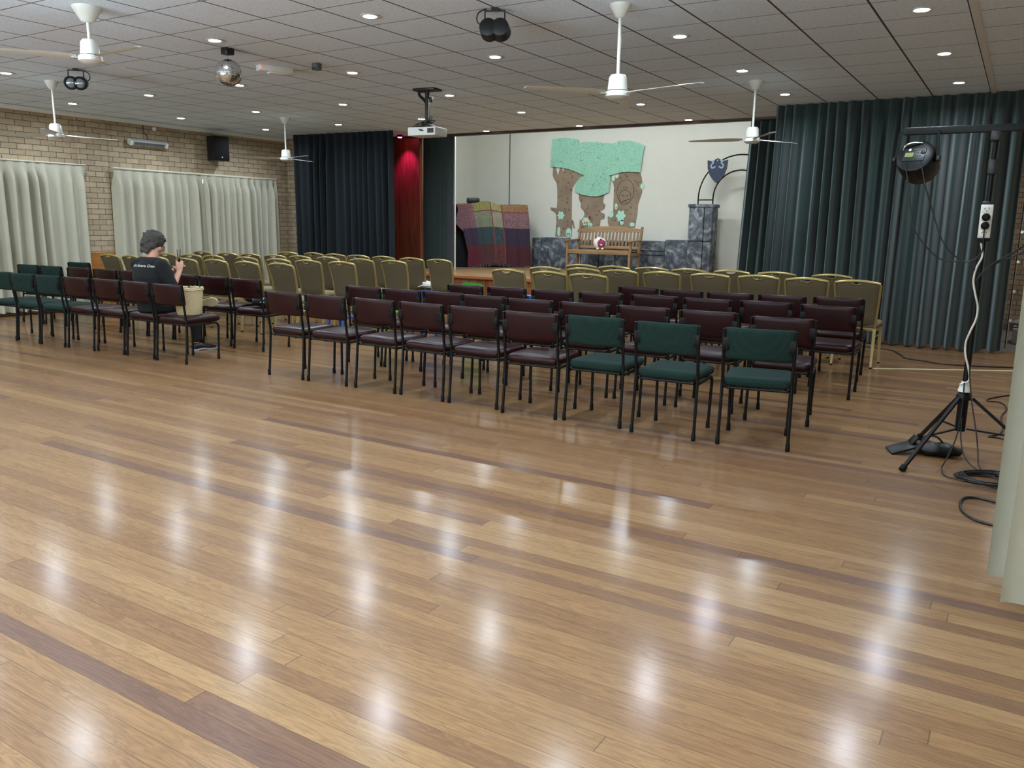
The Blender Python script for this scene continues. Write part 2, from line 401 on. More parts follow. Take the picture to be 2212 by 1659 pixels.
def remesh(name, mb, mat, voxel, parent=None, smooth=2, keep=True):
    """melt overlapping volumes into one continuous surface"""
    me = mb.mesh(name, mat); o = bpy.data.objects.new(name, me); C.objects.link(o)
    md = o.modifiers.new('r', 'REMESH'); md.mode = 'VOXEL'; md.voxel_size = voxel
    sm = o.modifiers.new('s', 'SMOOTH'); sm.factor = .5; sm.iterations = smooth
    dg = bpy.context.evaluated_depsgraph_get(); dg.update()
    new = bpy.data.meshes.new_from_object(o.evaluated_get(dg)); o.modifiers.clear(); o.data = new
    bpy.data.meshes.remove(me)
    if not new.materials: new.materials.append(mat)
    for p in new.polygons: p.use_smooth = True
    if parent is not None: o.parent = parent
    return o
# ------------------------------------------------------------------ camera
f_px, yaw, pitch, roll = 1756.32, -.553164, .194163, .0156577
cyw, syw, cp, sp_, cr, sr = math.cos(yaw), math.sin(yaw), math.cos(pitch), math.sin(pitch), math.cos(roll), math.sin(roll)
fw = Vector((syw, cyw, 0)); rt = Vector((cyw, -syw, 0)); up = Vector((0, 0, 1))
f2 = cp*fw - sp_*up; u2 = sp_*fw + cp*up
r3 = cr*rt + sr*u2; u3 = -sr*rt + cr*u2
cam = bpy.data.cameras.new('camera'); co = bpy.data.objects.new('camera', cam); C.objects.link(co)
co.matrix_world = Matrix(((r3.x, u3.x, -f2.x, 0), (r3.y, u3.y, -f2.y, 0), (r3.z, u3.z, -f2.z, 1.45), (0, 0, 0, 1)))
cam.sensor_width = 36; cam.lens = f_px/2212*36; cam.clip_start = .05; S.camera = co
# ------------------------------------------------------------------ room shell
XL, XR, YB, YF = -12.72, .62, -3.6, 12.45
def slab(name, c, size, mat, label=None, bev=0):
    return struct(MB().box(c, size, bev=bev).build(name, mat, smooth=False), label)
slab('floor', ((XL+XR)/2, (YB+11.62)/2, -.05), (XR-XL, 11.62-YB, .1), M["floor"], 'glossy timber board floor of the hall')
slab('floor_annex', ((XL+3.2)/2, (11.62+16)/2, -.05), (3.2-XL, 16-11.62, .1), M['greyvinyl'], 'grey sheet floor of the back room behind the green curtain')
slab('ceiling', ((XL+XR)/2, (YB+YF)/2, CEIL+.05), (XR-XL, YF-YB, .1), M['ceiling'], 'speckled ceiling tiles with brown grid lines')
slab('wall_left', (XL-.1, (YB+11.9)/2, CEIL/2), (.2, 11.9-YB, CEIL), M['brick'], 'cream brick side wall with windows behind curtains')
slab('wall_back', ((XL+XR)/2, YB-.1, CEIL/2), (XR-XL, .2, CEIL), M['brickx'], 'brick wall at the rear end of the hall')
slab('wall_right', (XR+.1, (YB+11.75)/2, CEIL/2), (.2, 11.75-YB, CEIL), M['brick'], 'brick side wall behind the near beige curtain')
slab('wall_corner', (-12.35, 11.95, CEIL/2), (.9, .1, CEIL), M['brickx'], 'brick return wall beside the far green curtain')
slab('trim_pier', (XL+.025, 7.8, CEIL/2), (.05, .49, CEIL), M['brick'], 'slim brick pier between the curtained windows')
slab('trim_dado', (XL+.04, 7.8, .45), (.03, .62, .9), M['dado'], 'orange timber panel below the brick pier')
slab('trim_cove', (XL+.05, (YB+11.8)/2, CEIL-.035), (.1, 11.8-YB, .07), M['trimwhite'], 'white cove along the top of the brick wall', bev=.02)
# proscenium: timber walls either side of the stage opening, dark header above it
slab('wall_proscenium_left', (-10.85, 12.5, 1.5), (2.1, .1, 3.), M['panelwood'], 'red-brown timber panelling left of the stage opening')
slab('wall_proscenium_right', (-1.8, 12.5, 1.5), (2.8, .1, 3.), M['panelwood'], 'timber panelling hidden behind the right green curtain')
slab('trim_header', (-6.6, 12.5, CEIL+.18), (10.8, .12, .44), M['trimdark'], 'dark timber header above the stage opening', bev=.01)
slab('ceiling_stage', (-6.6, 14.3, 3.85), (12, 3.8, .1), M['plaster'], 'ceiling above the stage')
slab('floor_stage', (-6.55, 14.0, .525), (8.1, 4., .05), M['stagefloor'], 'worn timber boards of the stage floor')
slab('trim_stage_lip', (-6.55, 11.97, .515), (8.1, .07, .07), M['lip'], 'rounded timber nosing along the stage edge', bev=.02)
fr = MB()
for k in range(46): fr.box((-10.55+.0+.176*k, 12.015, .24), (.172, .03, .48), bev=.006)
struct(fr.build('wall_stage_front', M['stagefront']), 'vertical timber boards of the stage front')
sw = slab('wall_stage_back', (-6.6, 15.8, 2.2), (12, .2, 3.4), M['plaster'], 'off-white back wall of the stage')
slab('trim_wall_joint', (-9.84, 15.695, 2.2), (.018, .012, 3.3), M['greyplastic'], 'grey joint strip on the stage back wall')
slab('wall_stage_left', (-10.85, 14.1, 2.), (.1, 3.3, 3.7), M['plaster']); slab('wall_stage_right', (-2.3, 14.1, 2.), (.1, 3.3, 3.7), M['plaster'])
slab('trim_white_post', (-9.325, 12.92, 1.98), (.026, .03, 2.85), M['trimwhite'], 'thin white post at the inner curtain edge')
# annex seen past the right edge of the green curtain
slab('wall_annex', (1., 16.05, 1.5), (6.4, .1, 3.1), M['brickx'], 'brick wall of the back room past the curtain')
slab('wall_annex_right', (3.25, 13.9, 1.5), (.1, 4.4, 3.1), M['brick'])
slab('ceiling_annex', (.5, 13.9, 3.09), (5.5, 4.3, .1), M['plaster'])
slab('wall_annex_front', (1.95, 11.7, 1.5), (2.6, .1, 3.1), M['brickx'])
# ceiling trim strip where the tile type changes
slab('trim_ceiling', (-.50, 5.5, CEIL-.004), (.055, 11.8, .012), M['trimwhite'], 'flat pale strip across the ceiling tiles')
# windows behind the left curtains
for n, (y0, y1) in enumerate(((4.6, 7.45), (8.2, 11.3)), 1):
    w = MB()
    for a in (y0, (y0+y1)/2, y1): w.box((XL+.02, a, 1.5), (.05, .06, 1.4))
    for z in (.82, 2.18): w.box((XL+.02, (y0+y1)/2, z), (.05, y1-y0, .06))
    o = struct(w.build('window_%d' % n, M['trimwhite']), 'white window frame behind the beige curtains')
    g = MB().box((XL+.008, (y0+y1)/2, 1.5), (.008, y1-y0, 1.36)).build('window_pane', M['day'] if 'day' in M else M['lamp'], o)
    M['day'] = M.get('day') or simple('daylit_glass', (230, 240, 235), .2, emit=(225, 240, 228), estr=2.2)
    g.data.materials[0] = M['day']
# ------------------------------------------------------------------ curtains
def drape(name, mat, p0, p1, z0, z1, wl, amp, label, sharp=0., head=0., flare=(0., 0.), seed=1, pinch=False, normal=None, group=None, nu=None, sag=.012, top_amp=.35):
    rnd = random.Random(seed)
    p0, p1 = Vector((*p0, 0)), Vector((*p1, 0)); d = p1-p0; L = d.length; t = d/L
    nrm = Vector(normal) if normal else Vector((-t.y, t.x, 0))
    # irregular fold phases
    ph = [0.]
    while ph[-1] < L: ph.append(ph[-1]+wl*rnd.uniform(.65, 1.4))
    amps = [rnd.uniform(.35, 1.2) for _ in ph]
    drift = [rnd.uniform(-.35, .35)*wl for _ in ph]
    nu = nu or int(L/wl*14); nv = 22
    def fold(s, v):
        import bisect
        i = max(0, min(len(ph)-2, bisect.bisect_right(ph, s)-1))
        u = (s-ph[i])/(ph[i+1]-ph[i]); a = amps[i]*(1-u)+amps[i+1]*u
        w = math.cos(2*PI*u); w = math.copysign(abs(w)**.75, w)*(1-sharp) - (1-2*abs(math.sin(PI*u)))*sharp
        return a*w, drift[i]*(1-u)+drift[i+1]*u
    def fn(a, b):
        z = z1 + (z0-z1)*b; s = a*L
        k, dr = fold(s, b)
        drop = (z1-z)/(z1-z0+1e-6)
        if head and z > z1-head:
            g = .10
        else:
            g = top_amp+(1-top_amp)*min(1., max(0., (z1-head-z))/.55) if not pinch else min(1., .35+max(0., (z1-head-z))/.25)
        s2 = s + dr*drop*.8 + (flare[0]*(1-a)+flare[1]*a)*drop
        p = p0 + t*s2 + nrm*(amp*k*g)
        return Vector((p.x, p.y, z - (sag*(1-k)*.5 if b == 1 else 0)))
    o = MB().grid(nu, nv, fn).build(name, mat, angle=70)
    return tag(o, label, 'curtain', group)
G_B = 'beige curtains on the brick wall'
drape('window_curtain', M['beige_drape'], (XL+.17, 4.3), (XL+.17, 7.58), .06, 2.24, .16, .042, 'beige pinch-pleat curtain at the frame edge, left of the slim brick pier', head=.10, seed=3, pinch=True, sharp=-.5, sag=.004, group=G_B)
drape('window_curtain', M['beige_drape'], (XL+.16, 8.06), (XL+.16, 9.735), .06, 2.225, .155, .042, 'beige curtain hung between the brick pier and the bright curtain gap, behind the seated person', head=.10, seed=5, pinch=True, sharp=-.5, sag=.004, group=G_B)
drape('window_curtain', M['beige_drape'], (XL+.16, 9.76), (XL+.16, 11.45), .06, 2.215, .15, .042, 'beige curtain hung between the bright curtain gap and the dark green drape', head=.10, seed=8, pinch=True, sharp=-.5, sag=.004, group=G_B)
for y0, y1, z, w in ((4.3, 7.58, 2.245, 'left of the brick pier'), (8.06, 11.45, 2.235, 'right of the brick pier')):
    tag(MB().box((XL+.14, (y0+y1)/2, z+.004), (.1, y1-y0, .016), bev=.004).build('curtain_track', M['trimwhite']), 'white curtain track on the brick wall ' + w, 'curtain track')
drape('near_curtain', M['beige_drape'], (.10, 3.74), (.30, 4.32), .02, 2.55, .3, .085, 'near beige curtain hanging at the right side wall beside the tripod stand', seed=11, flare=(.03, .0), normal=(-.94, .3, 0))
drape('near_curtain', M['beige_drape'], (.15, 3.55), (.33, 3.80), .02, 2.55, .26, .07, 'nearest beige curtain edge, closer to the open floor than the other one', seed=12, normal=(-.94, .3, 0))
tag(MB().box((.36, 3.4, 2.57), (.04, 2.4, .03), bev=.005).build('curtain_track', M['trimwhite']), 'curtain track above the near beige curtains', 'curtain track')
drape('stage_drape', M['dark_drape'], (-12.02, 11.4), (-9.68, 11.55), .03, CEIL, .16, .045, 'wide very dark green floor-length drape between the brick corner and the timber panel', seed=21, nu=360, sharp=-.4)
drape('stage_drape', M['green_drape'], (-10.02, 12.85), (-9.255, 12.8), .57, 3.3, .12, .045, 'narrow green stage curtain left of the white stage wall', seed=23, sharp=.5)
drape('stage_drape', M['green_drape'], (-3.72, 12.8), (-2.4, 12.8), .57, 3.3, .11, .045, 'green stage curtain partly hidden at the right end of the stage opening', seed=27, flare=(-.1, 0), sharp=-.4)
drape('stage_drape', M['green_drape'], (-3.0, 11.42), (-.13, 11.36), .03, CEIL, .15, .062, 'long green curtain hanging behind the lamp on the tripod stand', seed=31, flare=(-.03, .02), nu=440, sharp=-.5)
rod = MB().tube([(-.055, 11.52, .02), (-.05, 11.52, 2.3)], .012, 8)
for z in (.4, .75, 1.1, 1.45): rod.box((-.04, 11.51, z), (.03, .02, .03))
tag(rod.build('curtain_rod', M['chrome']), 'thin silver upright rod at the right edge of the green curtain', 'rod')
# annex contents
t = thing('kitchen_cabinet', 'dark brown cabinet with pale top in the room past the green curtain', 'cabinet', (.62, 14.3, 0))
MB().box((0, 0, .475), (1.1, .6, .95), bev=.01).build('body', M['cabinet'], t); MB().box((0, -.02, .97), (1.2, .7, .045), bev=.012).build('top', M['benchtop'], t)
for k in (-.27, .27): MB().box((k, -.305, .5), (.5, .018, .82), bev=.006).build('door', M['cabinet'], t)
t = thing('platform', 'low pale grey platform on the floor past the green curtain', 'platform', (.45, 12.75, 0)); MB().box((0, 0, .1), (.9, .5, .2), bev=.01).build('body', M['benchtop'], t)
MB().box((.1, -.252, .12), (.5, .01, .08)).build('slot', M['blackplastic'], t)
b_ = MB()
b_.sphere((.35, 12.75, .262), .3, 18, 8, sc=(1.3, .7, .24))
tag(b_.build('blanket', M['blanket']), 'crumpled grey blanket lying on the low platform', 'blanket')
# ------------------------------------------------------------------ ceiling fixtures
dl0 = thing('downlight', 'x', 'ceiling light', (0, 0, CEIL), group='round ceiling downlights')
MB().lathe([(.052, -.002), (.072, -.002), (.078, -.008), (.068, -.012), (.054, -.009)], n=24).build('trim_ring', M['trimwhite'], dl0)
MB().lathe([(.001, -.006), (.054, -.006), (.05, -.012), (.001, -.014)], n=20).build('lens', M['lamp'], dl0)
XS = [-11.7, -9.95, -8.2, -6.385, -4.54, -2.67, -.82]; YS = [12.25, 10.46, 8.73, 6.97, 5.19, 3.42, 1.65, -.12, -1.9]
rows = ['row over the stage edge', 'second row from the stage', 'third row from the stage', 'fourth row from the stage', 'fifth row from the stage', 'sixth row from the stage', 'seventh row from the stage', 'eighth row from the stage', 'ninth row from the stage']
ld = bpy.data.lights.new('downlight_beam', 'AREA'); ld.shape = 'DISK'; ld.size = .10; ld.energy = 14.5; ld.color = (.76, .895, 1.); ld.spread = math.radians(165)
used = False
for j, y in enumerate(YS):
    for i, x in enumerate(XS):
        if j == 0 and i not in (2, 3, 4): continue
        if (i, j) in ((2, 4), (4, 2)): continue
        if j == 1 and i == 0 and False: continue
        xx = x + (y-8.7)*.008
        lo = bpy.data.objects.new('downlight_beam', ld); C.objects.link(lo); lo.location = (xx, y, CEIL-.02)
        if j >= 5: continue            # the rows behind the camera only light the hall
        if j == 4 and i in (5, 6): continue
        lab = 'lit round ceiling downlight, %s, %s from the brick wall' % (rows[j], ORD[i+1])
        if not used: dl0.location = (xx, y, CEIL); dl0['label'] = lab; used = True
        else: dup(dl0, (xx, y, CEIL), 0, lab)
# fans
def fan(i, loc, zc, ang, label, R=.72):
    if i: 
        t = dup(FAN, (loc[0], loc[1], CEIL), ang, label); return t
    t = thing('ceiling_fan', label, 'ceiling fan', (loc[0], loc[1], CEIL), ang, 'white three-blade ceiling fans')
    MB().lathe([(.08, 0), (.078, -.012), (.038, -.085), (.022, -.095)], n=24).build('canopy', M['fanwhite'], t)
    MB().tube([(0, 0, -.08), (0, 0, -.50)], .0125, 12).build('downrod', M['fanwhite'], t)
    mo = MB().lathe([(.02, -.485), (.052, -.49), (.066, -.51), (.072, -.585), (.074, -.6)], n=28).build('motor_housing', M['fanwhite'], t)
    MB().lathe([(.072, -.598), (.074, -.606)], n=28).build('seam_ring', M['blackplastic'], mo)
    MB().lathe([(.074, -.605), (.088, -.612), (.09, -.645), (.06, -.664), (.02, -.668)], n=28).build('hub_cover', M['fanwhite'], t)
    for k in range(3):
        a = 2*PI*k/3; T = Matrix.Rotation(a, 3, 'Z')
        b = MB()
        rings = []
        for u, w, tw in ((.1, .028, .25), (.16, .05, .22), (.24, .062, .2), (.5, .056, .15), (R-.05, .048, .1), (R, .03, .1)):
            rr = []
            for q in range(8):
                th = 2*PI*q/8; yy = w*math.cos(th); zz = .004*math.sin(th)+yy*tw
                rr.append(T @ Vector((u, yy, -.618+zz)))
            rings.append(rr)
        b.loft(rings).build('blade', M['fanwhite'], t)
        MB().box(T @ Vector((.1, 0, -.625)), (.07, .03, .008), rot=(0, 0, a), bev=.003).build('blade_bracket', M['fanwhite'], t)
    return t
D = math.radians
FAN = fan(0, (-2.71, 5.82), 0, D(228), 'white ceiling fan hanging nearest the camera, above the front chair rows')
fan(1, (-2.72, 9.43), 0, D(183), 'white ceiling fan hanging in front of the long green curtain')
fan(1, (-10.12, 9.45), 0, D(222), 'white ceiling fan hanging in front of the dark green drape')
fan(1, (-10.08, 5.76), 0, D(200), 'white ceiling fan in front of the brick wall, over the left chair block')
t = fan(1, (-6.34, 3.95), 0, D(234), 'short-stemmed white ceiling fan above the black spotlight')
for ch in t.children:
    if ch.name.startswith('downrod'): ch.data = ch.data.copy(); [setattr(v.co, 'z', -.08-(abs(v.co.z)-.08)*.4) for v in ch.data.vertices]
    elif not ch.name.startswith('canopy'): ch.location.z += .25
    else: ch.scale = (1.35, 1.35, 1.2)
# mirror ball
mm, nt, b = _mat('mirror_facets')
tc = N(nt, 'ShaderNodeTexCoord'); b.inputs['Metallic'].default_value = 1.; b.inputs['Roughness'].default_value = .1; b.inputs['Base Color'].default_value = (.8, .82, .85, 1)
t = thing('mirror_ball', 'silver mirror ball hanging from its motor under the ceiling', 'mirror ball', (-6.61, 5.49, CEIL))
MB().box((0, 0, -.03), (.09, .09, .06), bev=.008).build('motor_box', M['blackplastic'], t)
MB().tube([(0, 0, -.06), (0, 0, -.1)], .004, 6).build('chain', M['chrome'], t)
bl = MB(); nl = 22
for k in range(nl):
    a0, a1 = PI*k/nl-PI/2, PI*(k+1)/nl-PI/2
    n_ = max(4, int(44*math.cos((a0+a1)/2)))
    for q in range(n_):
        b0, b1 = 2*PI*(q+.04)/n_, 2*PI*(q+.96)/n_
        e = .06*(a1-a0); r_ = .124
        bl._add([Vector((r_*math.cos(a)*math.cos(c), r_*math.cos(a)*math.sin(c), -.222+r_*math.sin(a))) for a, c in ((a0+e, b0), (a0+e, b1), (a1-e, b1), (a1-e, b0))], [(0, 1, 2, 3)])
ball = bl.build('mirror_tiles', mm, t, smooth=False)
MB().sphere((0, 0, -.222), .1215, 32, 20).build('core', M['greyplastic'], t)
# emergency light, sensor
t = thing('emergency_light', 'white box emergency light with a red indicator on the ceiling', 'emergency light', (-6.93, 6.36, CEIL), D(68))
MB().box((0, 0, -.03), (.36, .13, .06), bev=.008).build('housing', M['whiteplastic'], t)
MB().box((.05, -.0, -.066), (.24, .1, .014), bev=.004).build('diffuser', M['trimwhite'], t)
MB().sphere((-.17, -.066, -.035), .008, 10, 6).build('indicator', M['redled'], t)
t = thing('alarm_sensor', 'small brown-grey sensor box on the ceiling beside the emergency light', 'sensor', (-6.39, 6.43, CEIL))
MB().box((0, 0, -.035), (.075, .075, .07), bev=.01).build('housing', M['greyplastic'], t)
for k in range(4): MB().box((-.024+.016*k, -.0385, -.055), (.008, .004, .02)).build('slot', M['blackplastic'], t)
# projector
t = thing('projector', 'white projector hanging on a black pole from the ceiling', 'projector', (-6.36, 8.24, CEIL), D(6))
m_ = MB().box((0, 0, -.012), (.3, .2, .024), bev=.006).build('ceiling_plate', M['blackplastic'], t)
MB().tube([(0, 0, -.02), (0, 0, -.40)], .028, 14).build('pole', M['blackplastic'], t)
MB().tube(spline([(-.12, 0, -.02), (-.11, 0, -.07), (-.05, 0, -.12), (-.01, 0, -.17)], 6), .018, 8).build('cable_duct', M['blackplastic'], t)
bd = MB().box((0, 0, -.505), (.39, .29, .10), bev=.012).build('body', M['whiteplastic'], t)
v_ = MB()
for k in range(5): v_.box((.095+.018*k, -.146, -.5), (.014, .006, .055))
v_.build('vent', M['blackplastic'], bd)
MB().box((-.05, .0, -.448), (.26, .2, .02), bev=.006).build('top_plate', M['blackplastic'], t)
MB().box((0, -.01, -.42), (.1, .1, .07), bev=.01).build('bracket', M['blackplastic'], t)
MB().lathe([(.03, 0), (.034, .03), (.02, .035)], (0, 0, 0), 16, m=Matrix.Rotation(PI/2, 3, 'X')).build('lens', M['glass'], bd).location = (.1, .145, -.51)
cb = MB()
for q, (a, b1, c1) in enumerate(((.0, -.12, .08), (.03, -.15, .11), (.06, -.13, .15), (-.03, -.14, .02), (.01, -.17, .19))):
    cb.tube(spline([(.022, -.03, -.2), (.026, -.03, -.36), (.05+a, -.06, -.40), (.12+a*.6, -.1, -.42+.02*q), (.02-a, b1, -.41), (-.05-a, -.13, -.45), (-.02+c1*.3, -.152, -.5)], 8), .0045, 6)
cb.build('cable_bundle', M['cable'], t)
wc = MB(); wc.tube(spline([(.034, -.02, -.12), (.034, -.025, -.36), (.07, -.06, -.42), (.16, -.08, -.44)], 8), .006, 6)
wc.build('white_lead', M['whitecable'], t)
MB().box((.06, -.02, -.13), (.03, .03, .06), bev=.004).build('plug', M['blackplastic'], t)
MB().box((.09, -.02, -.11), (.03, .02, .03), rot=(0, .6, 0), bev=.004).build('tag', M['whiteplastic'], t)
# spot lamps on the ceiling
def par(name, label, loc, rz, lens_front):
    t = thing(name, label, 'spotlight', loc, rz)
    y = MB(); y.tube([(-.075, 0, -.13), (-.075, 0, -.02), (.075, 0, -.02), (.075, 0, -.13)], .011, 4, sq=(1, .35)); y.box((0, 0, -.008), (.05, .05, .016))
    y.build('yoke', M['blackplastic'], t)
    R_ = Matrix.Rotation(D(100), 3, 'X')
    for s in (-1, 1):
        MB().lathe([(.03, -.06), (.066, -.05), (.072, .06), (.06, .075), (.05, .06)], (s*.045, 0, -.15), 22, m=R_).build('lamp_can', M['blackplastic'], t)
        MB().lathe([(.001, .062), (.05, .062), (.04, .07), (.001, .074)], (s*.045, 0, -.15), 18, m=R_).build('lens', M['glass'] if lens_front else M['blackplastic'], t)
    MB().tube(spline([(.06, .02, -.01), (.12, .03, -.04), (.13, .02, -.1), (.07, .03, -.14)], 6), .005, 6).build('lead', M['cable'], t)
    return t
par('twin_spotlight', 'black twin spotlight with clear lenses under the ceiling near the brick wall', (-9.0, 5.42, CEIL), D(48), True)
par('twin_spotlight', 'black twin spotlight seen from behind, under the ceiling in mid hall', (-3.58, 5.47, CEIL), D(205), False)
# pink lamp washing the panel beside the stage
t = thing('stage_lamp', 'small glowing pink lamp on the ceiling beside the stage opening', 'lamp', (-10.06, 12.2, CEIL))
MB().lathe([(.05, 0), (.055, -.03), (.045, -.04)], n=18).build('housing', M['blackplastic'], t); MB().lathe([(.001, -.04), (.043, -.041), (.03, -.055), (.001, -.058)], n=18).build('lens', M['pinklamp'], t)
pl = bpy.data.lights.new('pink_beam', 'SPOT'); pl.energy = 46; pl.color = (1., .06, .62); pl.spot_size = D(75); pl.spot_blend = .8; pl.shadow_soft_size = .03
po = bpy.data.objects.new('pink_beam', pl); C.objects.link(po); po.location = (-10.06, 12.2, CEIL-.07); po.rotation_euler = (D(18), 0, 0)
# ------------------------------------------------------------------ brick wall fittings
t = thing('strip_heater', 'long silver strip heater mounted high on the brick wall', 'heater', (XL+.06, 8.76, 2.68))
MB().box((.03, 0, 0), (.1, .68, .085), rot=(0, .5, 0), bev=.02).build('body', M['benchtop'], t)
MB().box((.072, 0, -.022), (.012, .56, .05), rot=(0, .5, 0)).build('grille', M['greyplastic'], t)
for s in (-1, 1): MB().box((.035, s*.33, -.004), (.11, .05, .09), rot=(0, .5, 0), bev=.02).build('end_cap', M['whiteplastic'], t)
MB().tube(spline([(0, .02, .05), (-.03, .04, .12), (-.04, -.02, .18), (-.045, -.02, .3)], 6), .006, 6).build('lead', M['cable'], t)
t = thing('wall_speaker', 'black loudspeaker mounted high on the brick wall', 'loudspeaker', (XL, 10.13, 2.7), D(-12))
MB().box((.2, 0, 0), (.26, .3, .43), bev=.015).build('cabinet', M['blackplastic'], t); MB().box((.333, 0, 0), (.012, .27, .4), bev=.004).build('grille', M['rubber'], t)
MB().lathe([(.001, 0), (.012, 0), (.012, .004), (.001, .005)], (.34, .0, -.155), 14, m=Matrix.Rotation(PI/2, 3, 'Y')).build('badge', M['whiteplastic'], t)
MB().box((.045, 0, 0), (.09, .06, .1), bev=.005).build('bracket', M['blackmetal'], t)
t = thing('wall_sensor', 'tiny white sensor at the top of the brick wall', 'sensor', (XL+.04, 8.93, 2.93)); MB().sphere((0, 0, 0), .035, 12, 8).build('body', M['whiteplastic'], t)
# ------------------------------------------------------------------ stacking chairs (origin between the feet, facing +Y)
def make_chair(kind):
    t = thing('stacking_chair', 'x', 'chair')
    sm = M['maroon'] if kind == 'm' else M['greenfab']
    # seat: cushion with rounded front and rear
    def rrect(hx, y0, y1, r, z, k=4):
        out = []
        for cx, cy, a0 in ((hx-r, y1-r, 0), (-hx+r, y1-r, PI/2), (-hx+r, y0+r, PI), (hx-r, y0+r, 3*PI/2)):
            for q in range(k+1):
                a = a0+PI/2*q/k; out.append(Vector((cx+r*math.cos(a), cy+r*math.sin(a), z)))
        return out
    s = MB(); s.loft([rrect(.20, -.175, .235, .05, .40), rrect(.222, -.197, .257, .055, .412), rrect(.228, -.203, .263, .06, .435), rrect(.222, -.197, .257, .06, .456), rrect(.20, -.175, .235, .05, .468), rrect(.12, -.1, .16, .05, .472)])
    s.build('seat', sm, t, angle=60)
    # backrest: slightly bowed pad
    b = MB(); rings = []
    n = 16
    for k in range(n+1):
        u = -1+2*k/n; x = .232*u; yb = -.208-.03*(1-u*u); e = 1-max(0., (abs(u)-.88)/.12)**2*.5
        ring = []
        for q in range(14):
            a = 2*PI*q/14; ca, sa = math.cos(a), math.sin(a)
            zz = math.copysign(abs(sa)**.45, sa)*.108*(.9+.1*e); yy = math.copysign(abs(ca)**.6, ca)*.022*e
            ring.append(Vector((x, yb+yy-.02*(zz/.1)*.5, .697+zz)))
        rings.append(ring)
    b.loft(rings); b.build('backrest', sm, t, angle=60)
    r = .0115
    for sx in (-1, 1):
        p = spline([(sx*.232, -.225, .0), (sx*.230, -.207, .2), (sx*.228, -.192, .42), (sx*.228, -.2, .5), (sx*.231, -.226, .7), (sx*.232, -.232, .795)], 4)
        l = MB().tube(p, r, 8).build('leg', M['blackmetal'], t)
        MB().lathe([(.014, 0), (.0155, .004), (.0145, .05), (.012, .055)], (sx*.232, -.224, 0), 10).build('rubber_foot', M['rubber'], l)
        p = [(sx*.205, .205, 0), (sx*.209, .212, .2), (sx*.212, .218, .34)] + [Vector((sx*.213, .218-.05*(1-math.cos(a)), .34+.05*math.sin(a))) for a in (PI/8, PI/4, 3*PI/8, PI/2)] + [(sx*.222, .0, .39), (sx*.228, -.19, .39)]
        l = MB().tube(p, r, 8).build('leg', M['blackmetal'], t)
        MB().lathe([(.014, 0), (.0155, .004), (.0145, .05), (.012, .055)], (sx*.205, .205, 0), 10).build('rubber_foot', M['rubber'], l)
    fr = MB(); fr.tube([(-.2, .15, .392), (.2, .15, .392), (.214, .1, .392), (.222, -.14, .392), (.2, -.185, .392), (-.2, -.185, .392), (-.222, -.14, .392), (-.214, .1, .392)], .009, 8, closed=True)
    fr.build('seat_frame', M['blackmetal'], t)
    for sx in (-1, 1):
        k = MB().box((sx*.214, -.238, .695), (.045, .007, .085), bev=.008)
        k.box((sx*.226, -.235, .695), (.02, .018, .06), bev=.003)
        k.lathe([(.006, 0), (.005, .005)], (sx*.204, -.241, .72), 8, m=Matrix.Rotation(PI/2, 3, 'X')).lathe([(.006, 0), (.005, .005)], (sx*.204, -.241, .67), 8, m=Matrix.Rotation(PI/2, 3, 'X'))
        k.build('back_bracket', M['blackmetal'], t)
    return t
proto = {}
KC = .985
def put(kind, tx, ty, rz, label, group):
    """tx, ty: where the middle of the backrest top stands"""
    x, y = tx*KC, ty*KC
    ox, oy = x-math.sin(rz)*.232, y+math.cos(rz)*.232
    if kind not in proto:
        proto[kind] = t = make_chair(kind); t.scale = (.98, 1, 1); t.location = (ox, oy, 0); t.rotation_euler = (0, 0, rz); t['label'] = label; t['group'] = group
        return t
    return dup(proto[kind], (ox, oy, 0), rz, label, group)
KN = {'m': 'maroon vinyl chair', 'g': 'dark green fabric chair'}
def row(items, where, ref, group, nth=lambda k, n: k+1, yaws=None):
    out = []
    for k, (x, y, kd) in enumerate(items):
        rz = D(yaws[k]) if yaws and yaws[k] is not None else D(random.uniform(-2.5, 3.5))
        out.append(put(kd, x, y, rz, '%s, %s, %s %s' % (KN[kd], where, ORD[nth(k, len(items))], ref), group))
    return out
RB = 'chair rows beside the tripod stand'
rowR = row([(-5.86, 5.36, 'm'), (-5.32, 5.36, 'm'), (-4.76, 5.38, 'm'), (-4.23, 5.37, 'm'), (-3.7, 5.37, 'm'), (-3.14, 5.33, 'm'), (-2.62, 5.38, 'g'), (-2.045, 5.35, 'g'), (-1.42, 5.42, 'g')],
    'row nearest the open floor, right block', 'from the aisle', RB, yaws=[-1, 2, -1, -2, 2, 4, 1, 2, 11])
row([(-5.76, 6.36, 'm'), (-5.25, 6.36, 'm'), (-4.75, 6.38, 'm'), (-4.235, 6.32, 'm'), (-3.71, 6.28, 'm'), (-3.17, 6.30, 'm'), (-2.64, 6.33, 'm'), (-2.08, 6.34, 'm'), (-1.47, 6.24, 'm')],
    'second row from the open floor, right block', 'from the aisle', RB, yaws=[-1, 1, 2, 3, 3, 4, 0, 3, 6])
row([(-5.12, 7.28, 'm'), (-4.6, 7.31, 'm'), (-4.06, 7.33, 'm'), (-3.53, 7.38, 'm'), (-3.0, 7.46, 'm'), (-2.46, 7.45, 'm'), (-1.94, 7.54, 'm'), (-1.39, 7.5, 'm')],
    'third row from the open floor, right block', 'from the aisle', RB, yaws=[-2, 2, 3, 5, 4, 2, 4, -1])
row([(-3.56, 8.38, 'm'), (-3.03, 8.30, 'm'), (-2.51, 8.30, 'm'), (-2.0, 8.36, 'm'), (-1.48, 8.46, 'm')],
    'fourth row from the open floor, right block', 'from the gold chairs', RB)
LB = 'chair rows beside the brick wall'
